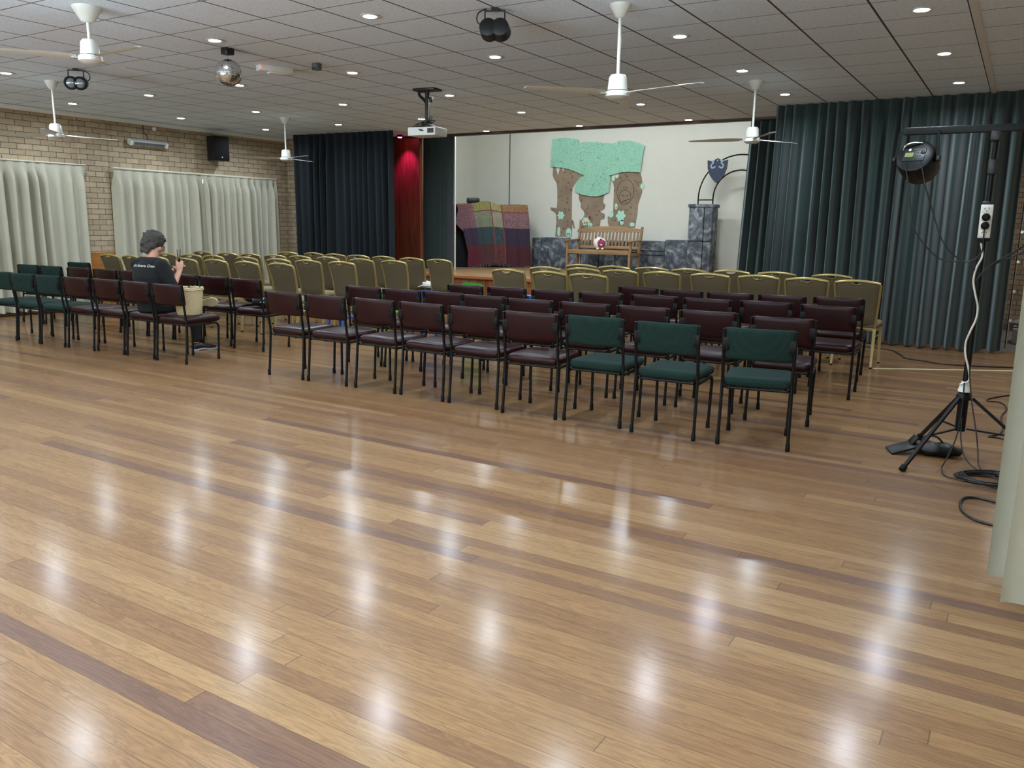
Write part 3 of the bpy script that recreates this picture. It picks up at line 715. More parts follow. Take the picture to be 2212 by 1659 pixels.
row([(-10.48, 5.15, 'g'), (-9.97, 5.13, 'g'), (-9.47, 5.15, 'g'), (-8.97, 5.19, 'm'), (-8.48, 5.24, 'm'), (-7.96, 5.25, 'm'), (-7.42, 5.24, 'm')],
    'row nearest the open floor, left block', 'from the aisle', LB, nth=lambda k, n: n-k, yaws=[4, 3, 2, 3, 2, 1, 2])
row([(-11.78, 6.16, 'g'), (-11.28, 6.2, 'g'), (-10.68, 6.24, 'm'), (-10.14, 6.27, 'm'), (-9.62, 6.3, 'm'), (-9.1, 6.3, 'm'), (-8.6, 6.32, 'm'), (-8.07, 6.33, 'm'), (-7.47, 6.29, 'm')],
    'second row from the open floor, left block', 'from the aisle', LB, nth=lambda k, n: n-k, yaws=[3, 3, 4, 2, 2, 2, 3, 4, 3])
put('g', -11.93, 6.98, D(6), 'lone dark green fabric chair beside the gold chairs, left block near the brick pier', LB)
# ------------------------------------------------------------------ gold banquet chairs
def make_gold():
    t = thing('banquet_chair', 'x', 'chair')
    zt = .905; crown = .026
    def halfw(z): return .196+(z-.44)/(zt-.44)*.034
    def yb(z): return -.20-(z-.44)*.17-.02*math.sin(max(0, (z-.44)/(zt-.44))*PI)*-1
    def bow(x): return -.022*(1-(x/.23)**2)
    # back frame: one bent tube
    fr = []
    for k in range(9):
        z = .40+(zt-.03-.40)*k/8; fr.append((-halfw(z), yb(z), z))
    for k in range(11):
        u = -1+2*k/10; fr.append((u*(halfw(zt)-.012), yb(zt)+bow(u*.22), zt-.008+crown*(1-u*u)))
    for k in range(9):
        z = zt-.03-(zt-.03-.40)*k/8; fr.append((halfw(z), yb(z), z))
    MB().tube(fr, .0155, 8, sq=(.85, 1.05)).build('back_frame', M['gold'], t)
    # upholstered panel with the finger notch below the top rail
    P = MB(); nx, nz = 22, 12; th = .02
    def top(x): 
        z = zt-.018+crown*(1-(x/.22)**2)
        return z-(.030*math.sqrt(max(0, 1-(x/.062)**2)) if abs(x) < .062 else 0)
    def bot(x): return .455+.0*x+.028*(x/.2)**2
    for s, off in ((0, -.016), (1, .02)):
        def fn(a, b, off=off):
            z0 = .7; x = (-1+2*a); xx = x*(halfw(.44)*(1-b)+halfw(zt)*b-.008); z = bot(xx)+(top(xx)-bot(xx))*b
            edge = min(1, min(a, 1-a)*14, min(b, 1-b)*10)
            return Vector((xx, yb(z)+bow(xx)+off*(.25+.75*edge), z))
        P.grid(nx, nz, fn)
    bmesh.ops.remove_doubles(P.bm, verts=P.bm.verts, dist=.0005)
    P.build('back_panel', M['taupe'], t, angle=60)
    g = MB(); rim = []
    for k in range(11):
        x = -.06+.12*k/10; z = top(x)-.002; rim.append((x, yb(z)+bow(x)-.012, z))
    g.tube(rim, .005, 6).build('grip_rim', M['gold'], t)
    s = MB()
    def rr(hx, y0, y1, z): 
        r = .05; out = []
        for cx, cy, a0 in ((hx-r, y1-r, 0), (-hx+r, y1-r, PI/2), (-hx+r, y0+r, PI), (hx-r, y0+r, 3*PI/2)):
            for q in range(5):
                a = a0+PI/2*q/4; out.append(Vector((cx+r*math.cos(a), cy+r*math.sin(a), z)))
        return out
    s.loft([rr(.205, -.19, .215, .425), rr(.216, -.2, .226, .44), rr(.214, -.198, .224, .468), rr(.19, -.17, .2, .485), rr(.1, -.08, .1, .49)]); s.build('seat', M['seatcloth'], t, angle=60)
    MB().loft([rr(.20, -.195, .21, .392), rr(.213, -.2, .222, .396), rr(.213, -.2, .222, .424), rr(.2, -.19, .21, .428)]).build('seat_frame', M['paleGold'], t, angle=60)
    for sx in (-1, 1):
        for p in ([(sx*.20, -.245, 0), (sx*.196, -.205, .3), (sx*.195, -.198, .42)], [(sx*.205, .215, 0), (sx*.198, .19, .3), (sx*.196, .185, .41)]):
            l = MB().tube(p, [.014, .0195, .0205], 4, sq=(1.1, .85)).build('leg', M['paleGold'], t)
            MB().lathe([(.014, 0), (.015, .012), (.012, .016)], p[0], 10).build('rubber_foot', M['rubber'], l)
        MB().tube([(sx*.198, -.21, .33), (sx*.198, .19, .34)], .008, 6).build('stretcher', M['paleGold'], t)
    return t
GP = {}
def gold(tx, ty, label, group, rz=0.):
    x, y = tx, ty
    o = (x-math.sin(rz)*.285, y+math.cos(rz)*.285, 0)
    if not GP:
        GP['p'] = t = make_gold(); t.location = o; t.rotation_euler = (0, 0, rz); t['label'] = label; t['group'] = group; return t
    return dup(GP['p'], o, rz, label, group)
GL, GR = 'gold banquet chairs, left block', 'gold banquet chairs, right block'
for w, xs in (('fourth row from the stage', [(-11.3, 7.08), (-10.80, 7.09), (-10.28, 7.14), (-9.62, 7.12), (-9.12, 7.2), (-8.44, 7.14), (-7.85, 7.17)]),
              ('third row from the stage', [(-11.06, 7.95), (-10.68, 8.0), (-10.2, 8.02), (-9.44, 7.99), (-8.78, 7.98), (-8.26, 8.03), (-7.67, 8.06)]),
              ('second row from the stage', [(-11.65, 8.95), (-10.9, 8.85), (-10.42, 8.9), (-9.82, 8.86), (-9.33, 8.91), (-8.8, 8.96), (-8.05, 8.87), (-7.45, 8.86)]),
              ('row nearest the stage', [(-10.62, 9.87), (-10.12, 9.98), (-9.53, 9.87), (-9.0, 9.84), (-8.45, 9.81), (-7.82, 9.72), (-7.26, 9.66)])):
    if w.startswith('third'): xs[0] = (-11.2, 7.95)
    for k, (x, y) in enumerate(xs):
        gold(x, y, 'gold-framed banquet chair, left block, %s, %s from the windows' % (w, ORD[k+1]), GL, D(random.uniform(-3, 2)))
for w, xs in (('third row from the stage', [(-5.14, 8.19), (-4.56, 8.15), (-4.04, 8.1)]),
              ('second row from the stage', [(-5.10, 9.01), (-4.62, 9.12), (-4.11, 9.1), (-3.58, 9.1), (-3.03, 9.2), (-2.5, 9.3), (-1.96, 9.22), (-1.44, 9.21)]),
              ('row nearest the stage', [(-5.07, 9.95), (-4.56, 9.9), (-4.07, 9.99), (-3.58, 10.02), (-3.06, 10.12), (-2.52, 10.17), (-1.88, 10.16)])):
    for k, (x, y) in enumerate(xs):
        gold(x, y, 'gold-framed banquet chair, right block, %s, %s from the aisle' % (w, ORD[k+1]), GR, D(random.uniform(-2, 2.5)))
# ------------------------------------------------------------------ children's plastic chairs
def kid(mat, loc, rz, s, label):
    t = thing('child_chair', label, 'chair', loc, rz, 'plastic children chairs'); t.scale = (s, s, s)
    b = MB()
    for off in (0, .006):
        b.grid(10, 8, lambda a, v, off=off: Vector(((a-.5)*(.29-.05*(1-v)), -.13-.05*v+.035*(2*abs(a-.5))**2+off, .31+.24*v-.02*(2*abs(a-.5))**4*v)))
    b.build('backrest', mat, t)
    MB().box((0, .01, .30), (.28, .28, .022), bev=.009).build('seat', mat, t)
    for sx in (-1, 1):
        for sy in (-1, 1): MB().tube([(sx*.105, sy*.1+.01, .295), (sx*.145, sy*.145+.01, 0)], [.021, .014], 10).build('leg', mat, t)
    return t
kid(M['blueplastic'], (-7.03, 7.36, 0), D(3), 1, 'blue plastic child chair in the aisle, beside the left block')
kid(M['greenplastic'], (-6.95, 8.15, 0), D(-6), 1, 'green plastic child chair in the aisle, closer to the left block')
kid(M['blueplastic'], (-5.68, 7.55, 0), D(2), 1, 'blue plastic child chair in the aisle, beside the right block')
kid(M['blueplastic'], (-6.5, 8.6, 0), D(4), 1.08, 'blue plastic child chair between the two green ones')
kid(M['greenplastic'], (-6.08, 9.02, 0), D(-4), 1.26, 'tallest green plastic child chair, in front of the stage timber')
tag(MB().box((-4.99, 8.42, .55), (.16, .12, .14), bev=.03).build('blue_bag', M['blueplastic']), 'small blue bag on a gold chair seat behind the third maroon row', 'bag')
pp = MB()
for k in range(5): pp.box((-7.62+.012*k, 9.86-.008*k, .493+.007*k), (.24, .19, .005), rot=(0, 0, .15*k))
pp.box((-7.56, 9.84, .545), (.19, .15, .035), rot=(.15, .2, .3), bev=.004)
tag(pp.build('paper_stack', M['whitecloth'], smooth=False), 'loose stack of white papers on a gold chair by the aisle', 'papers')
def tote(name, loc, rz, lab, letter):
    b = MB(); b.sphere((0, 0, .045), .15, 18, 10, sc=(1.1, .8, .36)); b.box((0, .06, .09), (.2, .12, .06), rot=(.3, 0, 0), bev=.025)
    o = b.build(name, M['shirt']); o.location = loc; o.rotation_euler = (0, 0, rz); tag(o, lab, 'bag')
    cu = bpy.data.curves.new('letters', 'FONT'); cu.body = letter; cu.size = .085; cu.extrude = .003; cu.align_x = 'CENTER'
    q = bpy.data.objects.new('tmp', cu); C.objects.link(q); dg = bpy.context.evaluated_depsgraph_get(); me = bpy.data.meshes.new_from_object(q.evaluated_get(dg)); bpy.data.objects.remove(q)
    l = bpy.data.objects.new('printed_letters', me); C.objects.link(l); l.parent = o; l.location = (0, -.118, .045); l.rotation_euler = (D(72), 0, 0)
    me.materials.clear(); me.materials.append(M['whitecloth'])
tote('tote_bag', (-7.33, 6.46, .485), D(38), 'black bag with white letters on the aisle chair, second row, left block', 'Z I')
tote('tote_bag', (-7.68, 6.66, .485), D(38), 'black bag with white letters beside the crossed shoe', 'S F')
# ------------------------------------------------------------------ stage props
BY = 15.7   # stage back wall face
def sheet(name, poly, y, mat, label, cat, group=None, th=.004):
    return tag(MB().prism(poly, lambda a, b, d: Vector((a, d, b)), y, y+th).build(name, mat, smooth=False), label, cat, group)
canopy = [(-8.75, 3.23), (-8.45, 3.25), (-8.15, 3.2), (-8.15, 3.14), (-7.9, 3.14), (-7.72, 3.13), (-7.49, 3.1), (-7.3, 3.09), (-7.23, 3.13), (-6.95, 3.13), (-6.76, 3.07), (-6.65, 3.01), (-6.68, 2.87), (-6.72, 2.51), (-7.0, 2.53), (-7.18, 2.51), (-7.43, 2.45), (-7.38, 2.44), (-7.38, 2.32), (-7.4, 2.13), (-7.51, 2.08), (-7.66, 2.04), (-7.85, 2.05), (-8.02, 2.08), (-8.18, 2.14), (-8.19, 2.22), (-8.15, 2.34), (-8.05, 2.44), (-7.96, 2.46), (-8.1, 2.52), (-8.29, 2.59), (-8.5, 2.64), (-8.78, 2.66), (-8.77, 2.98)]
trunkL = [(-8.74, 2.71), (-8.69, 2.68), (-8.62, 2.48), (-8.57, 2.67), (-8.53, 2.68), (-8.5, 2.55), (-8.46, 2.67), (-8.26, 2.61), (-7.99, 2.49), (-8.12, 2.39), (-8.2, 2.31), (-8.26, 2.22), (-8.27, 2.1), (-8.26, 1.58), (-8.21, 1.52), (-8.18, 1.38), (-8.2, 1.38), (-8.24, 1.47), (-8.25, 1.21), (-8.65, 1.2), (-8.63, 1.47), (-8.64, 1.67), (-8.7, 1.73), (-8.78, 1.76), (-8.78, 1.82), (-8.63, 1.8), (-8.62, 1.93), (-8.63, 2.23), (-8.66, 2.35), (-8.72, 2.42), (-8.75, 2.5)]
trunkM = [(-8.11, 2.13), (-7.5, 2.13), (-7.54, 1.92), (-7.48, 1.87), (-7.5, 1.79), (-7.6, 1.73), (-7.49, 1.69), (-7.49, 1.59), (-7.58, 1.56), (-7.59, 1.44), (-7.57, 1.33), (-8.08, 1.28), (-8.12, 1.32), (-8.07, 1.41), (-8.07, 1.55), (-8.02, 1.57), (-7.96, 1.66), (-7.97, 1.73), (-8.05, 1.81), (-8.05, 1.89), (-8.1, 1.98)]
trunkR = [(-7.4, 2.48), (-7.31, 2.5), (-7.28, 2.42), (-7.24, 2.4), (-7.21, 2.44), (-7.19, 2.54), (-6.75, 2.55), (-6.7, 2.41), (-6.67, 2.27), (-6.68, 2.1), (-6.75, 1.88), (-6.76, 1.67), (-6.8, 1.42), (-7.37, 1.41), (-7.41, 1.5), (-7.42, 1.63), (-7.3, 1.71), (-7.3, 1.92), (-7.3, 2.21), (-7.32, 2.3), (-7.38, 2.37)]
cn = sheet('paper_canopy', canopy, 15.655, M['mint'], 'mint green scribbled paper tree canopy on the stage wall', 'paper tree top')
TG = 'cardboard tree trunks on the stage wall'
sheet('cardboard_trunk', trunkL, 15.694, M['cardboard'], 'tall cardboard tree trunk at the left under the mint paper canopy', 'cardboard trunk', TG)
sheet('cardboard_trunk', trunkM, 15.694, M['cardboard'], 'short wavy cardboard trunk behind the bench back, middle of three', 'cardboard trunk', TG)
tr = sheet('cardboard_trunk', trunkR, 15.694, M['cardboard'], 'wide cardboard trunk with a face drawn on it, right of three', 'cardboard trunk', TG)
fc = MB()
def loop(cx, cz, rx, rz_, n=28, a0=0, a1=2*PI): return [(cx+rx*math.cos(a0+(a1-a0)*k/n), 15.692, cz+rz_*math.sin(a0+(a1-a0)*k/n)) for k in range(n+1)]
fc.tube(loop(-7.04, 2.14, .19, .235), .0035, 5).tube(loop(-7.05, 2.02, .13, .15), .0035, 5)
fc.tube(loop(-7.05, 2.18, .06, .05, 10, .3, 2.8), .0035, 5).tube([(-7.11, 15.692, 1.93), (-7.06, 15.692, 1.955), (-7.0, 15.692, 1.97), (-6.95, 15.692, 1.985)], .005, 5)
for a in (-7.09, -7.0): fc.tube(loop(a, 2.06, .022, .012, 10), .003, 5)
fc.build('drawn_face', M['ink'], tr)
LV = [(-8.52, 1.65, .077, .084, 'round', 'mint paper blossom on the left cardboard trunk'), (-8.56, 1.31, .056, .098, 'leaf', 'tall mint paper leaf at the foot of the left trunk, outer side'), (-8.32, 1.29, .063, .09, 'fringe', 'fringed mint paper leaf at the foot of the left trunk, bench side'),
      (-7.92, 1.53, .084, .084, 'round', 'mint paper flower with ringed centres on the middle trunk'), (-7.82, 1.46, .056, .042, 'round', 'small pale paper flower low on the middle trunk, just above the bench'), (-7.12, 1.65, .098, .105, 'round', 'largest mint paper flower, low on the right trunk'),
      (-7.09, 1.52, .06, .05, 'leaf', 'small mint paper petal right above the bench rail'), (-7.34, 1.68, .056, .063, 'fringe', 'spiky mint paper leaf beside the largest paper flower'), (-7.23, 1.84, .046, .063, 'leaf', 'mint and orange paper bird shape halfway up the right trunk'),
      (-6.67, 2.24, .045, .056, 'fringe', 'small mint paper leaf on the outer edge of the right trunk'), (-6.86, 1.48, .077, .042, 'leaf', 'slanted mint paper leaf at the bench end of the right trunk'), (-7.32, 2.41, .039, .063, 'fringe', 'mint paper leaf hanging just under the canopy')]
for x, z, a, b_, kd, lab in LV:
    n = 48; pts = []
    for k in range(n):
        th = 2*PI*k/n
        m = 1+.16*math.cos(6*th) if kd == 'round' else (1+.22*abs(math.sin(7*th))-.1 if kd == 'fringe' else 1-.25*abs(math.cos(th))**3)
        pts.append((x+a*m*math.cos(th)*(.9 if kd == 'leaf' else 1), z+b_*m*math.sin(th)))
    o = sheet('paper_leaf', pts, 15.685, M['mintplain'], lab, 'paper leaf', 'mint paper leaves on the cardboard trunks')
    if 'ringed' in lab or 'orange' in lab or 'low on the middle' in lab:
        for q, dx in enumerate((-.3, .35) if 'ringed' in lab else (0,)):
            MB().prism([(x+a*(dx+.28*math.cos(2*PI*k/14)), z-b_*.35+b_*.28*math.sin(2*PI*k/14)) for k in range(14)], lambda p, q_, d: Vector((p, d, q_)), 15.681, 15.685).build('flower_centre', M['orangepaper'], o, smooth=False)
sheet('paper_berry', [(-7.83+.03*math.cos(k*.6), 1.61+.03*math.sin(k*.6)) for k in range(10)], 15.688, M['redpaper'], 'small red paper berry on the middle trunk', 'paper berry')
# painted castle pieces
def stone(name, x0, x1, z0, z1, y, dep, label, joints=(), hj=(), cap=False):
    t = thing(name, label, 'castle prop', ((x0+x1)/2, y+dep/2, .55), 0, 'painted stone castle props')
    hx = (x1-x0)/2
    MB().box((0, 0, (z0+z1)/2-.55), (x1-x0, dep, z1-z0), bev=.02).build('block', M['stone'], t)
    if joints or hj:
        j = MB()
        for q in joints: j.box((q-(x0+x1)/2, -dep/2-.001, (z0+z1)/2-.55), (.016, .008, (z1-z0)*.97))
        for q, a, b in hj: j.box(((a+b)/2-(x0+x1)/2, -dep/2-.001, q-.55), (b-a, .008, .016))
        j.build('painted_joint', M['stoneline'], t)
    if cap: MB().box((0, 0, z1-.55+.01), (x1-x0+.04, dep+.04, .06), bev=.012).build('cap_stone', M['stone'], t)
    return t
stone('castle_wall', -9.01, -8.78, .55, 1.172, 15.32, .22, 'narrow painted grey stone block nearest the shawl, at the left end of the castle wall')
stone('castle_wall', -8.775, -8.17, .55, 1.185, 15.28, .25, 'square painted grey stone block between the narrow block and the bench')
stone('castle_wall', -8.165, -6.5, .55, 1.15, 15.34, .18, 'long painted grey stone wall behind the garden bench', joints=(-7.83, -7.42, -7.05), hj=((.93, -7.05, -6.5),))
stone('castle_wall', -6.495, -5.98, .55, 1.165, 15.3, .22, 'painted grey stone block with courses just right of the bench', hj=((.97, -6.48, -6.0), (.89, -6.48, -6.0)))
stone('castle_wall', -5.975, -5.43, .55, 1.195, 15.28, .24, 'painted grey stone block next to the tall pillar', joints=())
stone('castle_pillar', -5.42, -4.965, .55, 1.83, 15.0, .34, 'tall painted grey stone pillar carrying the black arch', joints=(-5.12,), hj=((1.19, -5.41, -4.97),), cap=True)
stone('castle_pillar', -4.11, -3.655, .55, 1.83, 15.0, .34, 'second tall stone pillar of the arch, mostly hidden by the green curtain', cap=True)
t = thing('metal_arch', 'black double-bar arch with blue shields standing on the stone pillars', 'arch', (-4.538, 15.17, 1.85))
for nm, R_, zc in (('outer_bar', .774, .13), ('inner_bar', .49, .14)):
    p = [(-R_, 0, 0)] + [(R_*-math.cos(PI*k/28), 0, zc+R_*math.sin(PI*k/28)) for k in range(29)] + [(R_, 0, 0)]
    MB().tube(p, .013, 8).build(nm, M['blackmetal'], t)
for s in (-1, 1):
    MB().tube([(s*.774, 0, .1), (s*.49, 0, .1)], .011, 8).build('rung', M['blackmetal'], t)
    pts = [(0, .285), (.12, .22), (.225, .245), (.21, .06), (.16, -.09), (.08, -.2), (.0, -.275), (-.08, -.2), (-.16, -.09), (-.21, .06), (-.225, .245), (-.12, .22)]
    cx, cz = s*.43, .62
    sh = MB().prism([(cx+a*.85, cz+b*.8) for a, b in pts], lambda a, b, d: Vector((a, d, b)), -.045, -.02).build('shield', M['shield'], t, smooth=False)
    MB().tube([(cx+a*.83, -.046, cz+b*.78) for a, b in pts], .007, 6, closed=True).build('shield_rim', M['greyplastic'], sh)
    em = MB()
    for q in (-1, 1):
        em.tube(spline([(cx+q*.03, -.048, cz+.08), (cx+q*.09, -.048, cz+.05), (cx+q*.115, -.048, cz+.10), (cx+q*.075, -.048, cz+.145), (cx+q*.10, -.048, cz+.175), (cx+q*.05, -.048, cz+.185)], 5), [.016]*25+[.008], 6)
    em.sphere((cx, -.046, cz+.185), .018, 10, 6); em.build('emblem', M['shieldmark'], sh)
# garden bench
t = thing('garden_bench', 'slatted timber garden bench on the stage in front of the stone wall', 'bench', (-7.02, 14.72, .55))
hw = .67
s_ = MB()
for k in range(6): s_.box((0, -.23+.082*k, .42+(.004*k if k < 2 else -.003*(k-2))), (2*hw-.06, .066, .022), bev=.005)
s_.build('seat_slats', M['teak'], t)
MB().box((0, -.27, .385), (2*hw-.05, .03, .07), bev=.006).build('front_rail', M['teak'], t)
lean = .22
def bk(z): return .2+(z-.44)*lean
for sx in (-1, 1):
    MB().tube([(sx*hw, .18, 0), (sx*hw, .19, .42), (sx*hw, bk(.88), .88)], .034, 4, sq=(.9, .9)).build('leg', M['teakv'], t)
    MB().tube([(sx*hw, -.26, 0), (sx*hw, -.26, .36), (sx*(hw+.005), -.235, .47), (sx*hw, -.25, .6)], .034, 4, sq=(.9, .9)).build('leg', M['teakv'], t)
    MB().box((sx*hw, -.03, .612), (.062, .54, .026), rot=(.03, 0, 0), bev=.009).build('armrest', M['teak'], t)
    MB().box((sx*hw, -.04, .36), (.03, .42, .06), bev=.005).build('side_rail', M['teak'], t)
tp = []
for k in range(13):
    u = -1+2*k/12; tp.append((u*(hw-.02), .835+.055*(1-u*u)))
MB().prism(tp+[(hw-.02, .775), (-hw+.02, .775)], lambda a, b, d: Vector((a, bk(b)+d, b)), -.016, .016).build('top_rail', M['teak'], t, angle=30)
MB().box((0, bk(.475), .475), (2*hw-.06, .03, .06), rot=(-lean, 0, 0), bev=.006).build('lower_rail', M['teak'], t)
for k in range(17):
    x = -hw+.07+(2*hw-.14)*k/16
    MB().box((x, bk(.63), .635), (.042, .014, .3), rot=(-lean, 0, 0), bev=.004).build('back_slat', M['teakv'], t)
# plush toy on the bench
t = thing('plush_toy', 'round white plush toy with a dark pink face on the bench', 'plush toy', (-7.02, 14.55, .985), D(22)); t.scale = (.92,)*3
p = MB(); p.sphere((0, 0, .135), .135, 24, 16, sc=(1.08, .85, .95)); o = p.build('body', M['plush'], t)
for v in o.data.vertices: v.co *= 1+.05*math.sin(40*v.co.x)*math.sin(37*v.co.z+1)
MB().sphere((.03, -.085, .13), .092, 18, 12, sc=(1, .5, .95)).build('face', M['plushpink'], t)
for x, z in ((.02, .215), (.105, .165)): MB().sphere((x, -.095, z), .02, 10, 8).build('ear', M['blackplastic'], t)
for x, z in ((.005, .155), (.055, .135)): MB().sphere((x, -.125, z), .010, 10, 8).build('eye', M['blackplastic'], t)
MB().sphere((.035, -.13, .105), .02, 10, 8, sc=(1.2, .6, .8)).build('snout', M['plush'], t)
for x in (-.04, .06): MB().sphere((x, -.11, .025), .03, 10, 8, sc=(1, 1.1, .8)).build('paw', M['plush'], t)
# covered cabinet with the patchwork shawl
A0, A1 = Vector((-9.96, 13.95, 0)), Vector((-8.98, 15.0, 0))
dx = (A1-A0); Lc = dx.length; ang = math.atan2(dx.y, dx.x)
t = thing('covered_cabinet', 'tall cabinet under a black cloth cover at the left of the stage', 'cabinet', (A0.x, A0.y, .55), ang)
MB().box((Lc/2-.05, .28, .64), (Lc+.1, .5, 1.28), bev=.03).build('cover', M['navycloth'], t)
tag(MB().box((0, 0, 0), (.26, .14, .12), bev=.03).build('black_case', M['blackplastic']), 'small black case on top of the covered cabinet', 'case')
bc = bpy.data.objects['black_case']; bc.location = (-9.96+.10, 13.95+.36, .55+1.28+.085); bc.rotation_euler = (0, 0, ang)
cols = [[(186, 118, 84), (184, 178, 92), (196, 184, 104), (196, 140, 88)], [(168, 112, 124), (160, 168, 132), (186, 176, 142), (178, 124, 132)], [(72, 50, 86), (60, 84, 92), (70, 96, 104), (66, 48, 82)], [(128, 30, 54), (112, 52, 60), (138, 66, 70), (104, 32, 50)]]
ink = [[(150, 82, 70), (130, 128, 70), (170, 158, 92), (148, 92, 66)], [(110, 64, 84), (110, 118, 96), (160, 150, 120), (112, 64, 86)], [(66, 44, 80), (54, 76, 84), (36, 54, 66), (60, 42, 76)], [(118, 26, 48), (100, 44, 52), (90, 34, 46), (96, 28, 46)]]
pl_ = {(2, 0), (2, 1), (2, 3), (3, 0), (3, 1), (3, 3), (0, 2), (1, 2)}
mute = lambda c: tuple(.80*(.78*q+.22*sum(c)/3) for q in c)
mats = [paisley_mat('shawl_patch_%d_%d' % (r, c), mute(cols[r][c]), mute(ink[r][c]), (r, c) in pl_) for r in range(4) for c in range(4)]
mats += [simple('shawl_band', (120, 60, 62), .85)]
cw = [0, .22, .46, .62, 1.0]; rh = [.0, .17, .42, .70, 1.0]
def shp(a, b):
    # a across, b from the back edge over the top and down the front
    x = -.06+(Lc+.09)*a; tot = 1.62; s = b*tot
    fx = .5*.018*math.sin(a*19)+.012*math.sin(a*41+1)
    ridge = .10*math.exp(-((a-.42)/.13)**2)
    if s < .36: y, z = .40-s, 1.295+.01*math.sin(9*a)+ridge*min(1, s/.2)*.7
    else:
        d = s-.36; y = .03-.045-(.05+.06*math.sin(PI*min(1, d/1.2))*.4)*min(1, d/.3)-fx*min(1, d/.4); z = 1.285+ridge*.7*math.exp(-d*5)-max(0, d-.02)*(.985+.03*math.cos(a*7))
        x += .10*d*(a-.35)+.27*min(1., d)*(1-a)**1.4
    return Vector((x, y, z))
def mi_(a, b):
    bb = max(0, (b*1.62-.30)/1.32); c = max(k for k in range(4) if a >= cw[k]); r = max(k for k in range(4) if bb >= rh[k])
    du = min(abs(a-q) for q in cw[1:4]); dv = min(abs(bb-q) for q in rh[1:4])
    return 16 if (dv < .008 and r < 2) or (du < .006 and (c in (2, 3)) and r < 4) else r*4+c
sh = MB().grid(64, 72, shp, mi=mi_).build('patchwork_shawl', mats, angle=80)
sh.location = (A0.x, A0.y, .55); sh.rotation_euler = (0, 0, ang)
tag(sh, 'patchwork shawl of paisley squares draped over the covered cabinet', 'shawl')
fg = MB()
for k in range(58):
    a = .02+.96*k/57; p = shp(a, 1.); w = random.uniform(-.012, .012)
    fg.tube([p, p+Vector((w*.5, -.004, -.03)), p+Vector((w, -.002, -random.uniform(.05, .075)))], [.0035, .003, .004], 5)
fo = fg.build('fringe', simple('fringe_yarn', (150, 124, 120), .9, var=.3, scale=3), sh); fo['kind'] = 'stuff'
fl = MB().prism([(0, 0), (.26, .02), (.22, -.3), (.13, -.56), (-.08, -.36)], lambda a, b, d: Vector((a, d, b)), -.02, -.012)
o = fl.build('hanging_corner', mats[4], sh); o.location = (-.02, -.08, 1.26); 
# ------------------------------------------------------------------ lamp stand
SX, SY = -.215, 5.8
t = thing('tripod_stand', 'black tripod lighting stand in front of the green curtain', 'stand', (SX, SY, 0))
for fx, fy in ((-.48, 5.33), (-.48, 6.26), (.32, 5.8)):
    d = Vector((fx-SX, fy-SY, 0)).normalized()
    l = MB().tube([d*.05+Vector((0, 0, .415)), Vector((fx-SX, fy-SY, .012))], .0145, 4, sq=(1, .8)).build('leg', M['blackmetal'], t)
    MB().tube([Vector((fx-SX, fy-SY, .012))*.955+Vector((0, 0, .02)), Vector((fx-SX, fy-SY, .01))], .02, 10).build('rubber_foot', M['rubber'], l)
    q = Vector((fx-SX, fy-SY, 0))*.52+Vector((0, 0, .205))
    MB().tube([d*.035+Vector((0, 0, .215)), q], .010, 4, sq=(1, .7)).build('brace', M['blackmetal'], t)
MB().tube([(0, 0, .2), (0, 0, .46)], .03, 14).build('centre_column', M['blackmetal'], t)
MB().lathe([(.03, .40), (.045, .405), (.045, .43), (.034, .445)], n=16).build('hub', M['blackmetal'], t)
MB().lathe([(.04, .455), (.036, .475), (.022, .52)], n=16).build('collar', M['whiteplastic'], t)
MB().tube([(0, 0, .46), (0, 0, 1.2)], .0185, 12).build('lower_pole', M['blackmetal'], t)
MB().tube([(0, 0, 1.15), (0, 0, 2.04)], .0155, 12).build('upper_pole', M['blackmetal'], t)
MB().box((0, -.0, 1.83), (.05, .05, .09), bev=.008).build('clamp', M['blackplastic'], t)
MB().box((.0, 0, 2.055), (1.0, .035, .045), bev=.006).build('crossbar', M['blackmetal'], t)
MB().box((0, 0, 2.01), (.06, .06, .06), bev=.008).build('bar_bracket', M['blackplastic'], t)
# power board strapped to the pole
t = thing('power_board', 'white four-socket power board strapped upright on the tripod stand', 'power board', (SX, SY-.035, 1.39), 0)
MB().box((0, 0, .115), (.066, .036, .21), bev=.006).build('body', M['whiteplastic'], t)
MB().box((0, 0, .228), (.058, .034, .022), bev=.008).build('end_cap', M['blackplastic'], t)
MB().box((0, -.002, .012), (.072, .042, .02), bev=.004).build('strap', M['rubber'], t)
for k, z in enumerate((.192, .145, .095, .05)):
    sk = MB().box((0, -.0185, z), (.05, .003, .04), bev=.001)
    for a, rz in ((-.011, .5), (.011, -.5)): sk.box((a, -.0205, z+.004), (.003, .002, .011), rot=(0, rz, 0), mi=1)
    sk.box((0, -.0205, z-.009), (.003, .002, .010), mi=1)
    sk.build('socket', [M['trimwhite'], M['ink']], t)
    if k in (1, 2): MB().lathe([(.023, 0), (.022, .025), (.012, .035)], (0, -.02, z), 16, m=Matrix.Rotation(PI/2, 3, 'X')).build('plug', M['rubber'], t)
